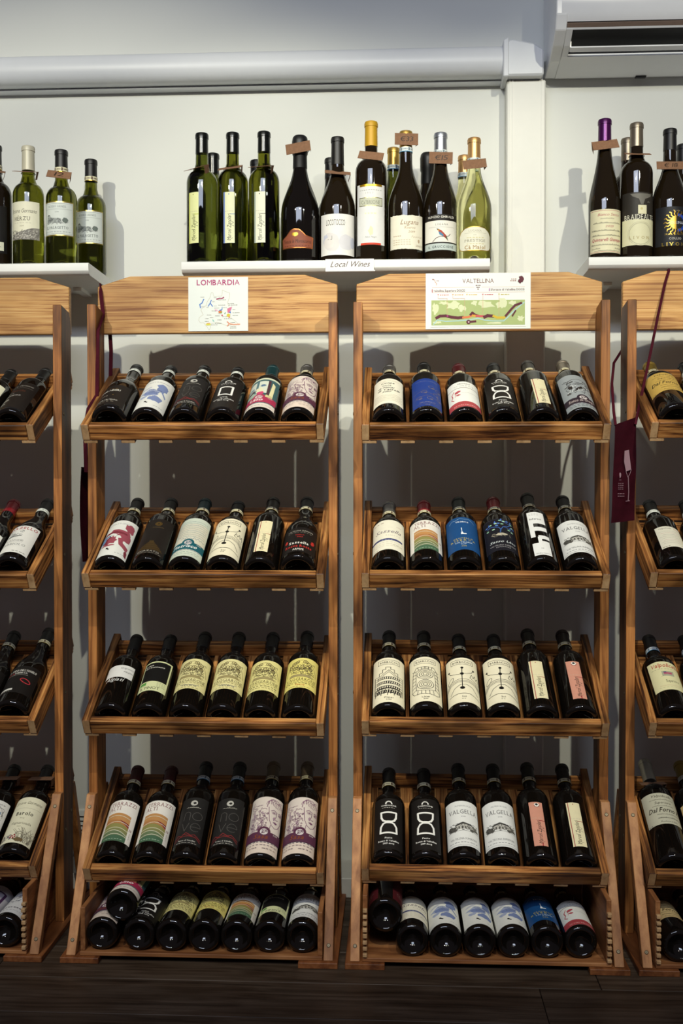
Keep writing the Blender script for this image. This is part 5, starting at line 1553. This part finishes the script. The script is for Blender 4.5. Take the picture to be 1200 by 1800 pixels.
# ------------------------------------------------------------------ burgundy aprons
ap = empty('hanging_apron', (.49, 2.285, .915)); tag(ap, 'burgundy apron with wine glass print hung on the far right rack post', 'apron')
bm = bmesh.new(); nx, nz = 8, 26; grid = []
def apx(t):  # left and right edges down the bib
    return (-.0195 - .009 * t, .026 - .005 * t)
for j in range(nz + 1):
    t = j / nz; l, r = apx(t); row = []
    zt = .205 * (1 - t)
    for i in range(nx + 1):
        u = i / nx
        row.append(bm.verts.new((l + (r - l) * u, -.006 * math.sin(3.1 * u) - .003 * math.sin(9 * t + 4 * u) - (.008 if t > .5 else .016 * t), zt + .016 * u * (1 - t) - .006 * (1 - u) * t)))
    grid.append(row)
for j in range(nz):
    for i in range(nx): bm.faces.new((grid[j][i], grid[j][i + 1], grid[j + 1][i + 1], grid[j + 1][i]))
bmesh.ops.solidify(bm, geom=bm.faces[:], thickness=.003)
bmesh.ops.recalc_face_normals(bm, faces=bm.faces)
link('apron_bib', mesh_from(bm, 'apron_bib', 60), [APRON], ap)
s = Sheet(0, 0); gcol = '#8a6c74'
s.p([(-5, 148), (4, 150), (9, 108), (-2, 104), (-6, 125)], gcol); s.l([(9, 108), (6, 98), (2, 92), (-2, 104)], .9, gcol); s.l([(3, 92), (4, 60), (3, 42)], 1.3, gcol); s.l([(-2, 41), (6, 42)], 1.1, gcol)
s.blob(-14, 96, 2.2, 6, gcol, 3, 10); s.l([(-16, 86), (-12, 86)], .6, gcol)
for y in (78, 74, 70, 66): s.m(-18, -6, y, '#7a5c64', 1.2, 3)
s.m(-19, -4, 56, gcol, 1.4, 4); s.m(-19, -4, 51, gcol, 1.4, 4)
pr_ = link('apron_print', s.build('apron_print'), [], ap, loc=(.002, -.0205, .0)); pr_['label'] = 'pale wine glass print'
tube('neck_strap', [(.0225, -.006, .205), (.045, .018, .29), (.068, .045, .375), (.088, .071, .45), (.108, .0905, .525), (.117, .0935, .5535), (.119, .103, .5565), (.118, .1155, .554)], .002, APRON, ap, flat=(.0028, .0012))
tube('neck_strap', [(.118, .1165, .553), (.085, .119, .47), (.045, .118, .42), (.0, .108, .35), (-.012, .07, .30), (-.018, .02, .235), (-.0185, -.003, .203)], .002, APRON, ap, flat=(.0028, .0012))
ap2 = empty('hanging_apron', (-.684, 2.345, .82)); tag(ap2, 'folded burgundy apron hanging edge-on beside the Lombardia rack', 'apron')
bm = bmesh.new(); grid = []
for j in range(17):
    t = j / 16; row = []
    for i in range(7):
        u = i / 6
        row.append(bm.verts.new((-.0095 - .005 * math.sin(5 * u + 3 * t) - .003 * (1 - t), -.035 + .075 * u, .212 * (1 - t))))
    grid.append(row)
for j in range(16):
    for i in range(6): bm.faces.new((grid[j][i], grid[j][i + 1], grid[j + 1][i + 1], grid[j + 1][i]))
bmesh.ops.solidify(bm, geom=bm.faces[:], thickness=.004)
bmesh.ops.recalc_face_normals(bm, faces=bm.faces)
link('apron_cloth', mesh_from(bm, 'apron_cloth', 60), [APRON], ap2)
tube('neck_strap', [(-.006, -.02, .20), (-.004, -.034, .30), (.005, -.037, .34)] + [(.0245, -.0375 + .002 * k, .37 + .036 * k) for k in range(5)] + [(.0215, .025, .56), (.0145, .031, .612), (.012, .0335, .628), (.012, .058, .624)], .003, APRON, ap2, flat=(.0042, .0013))
tube('neck_strap', [(.012, .058, .622), (.026, .0585, .56), (.030, .060, .48), (.027, .059, .36), (.014, .05, .28), (-.006, .045, .205)], .003, APRON, ap2, flat=(.0042, .0013))

# ------------------------------------------------------------------ wall vent between the racks
vg = empty('wall_vent', (-.80, YW, .06)); tag(vg, 'small white slatted vent low on the wall beside the Lombardia rack', 'vent')
box('vent_frame', (-.055, -.006, -.01), (.055, 0, .105), SHELF, vg, .001)
for k in range(8):
    box('vent_slot', (-.045, -.0068, .006 + k * .0115), (.045, -.0058, .009 + k * .0115), ACD, vg)
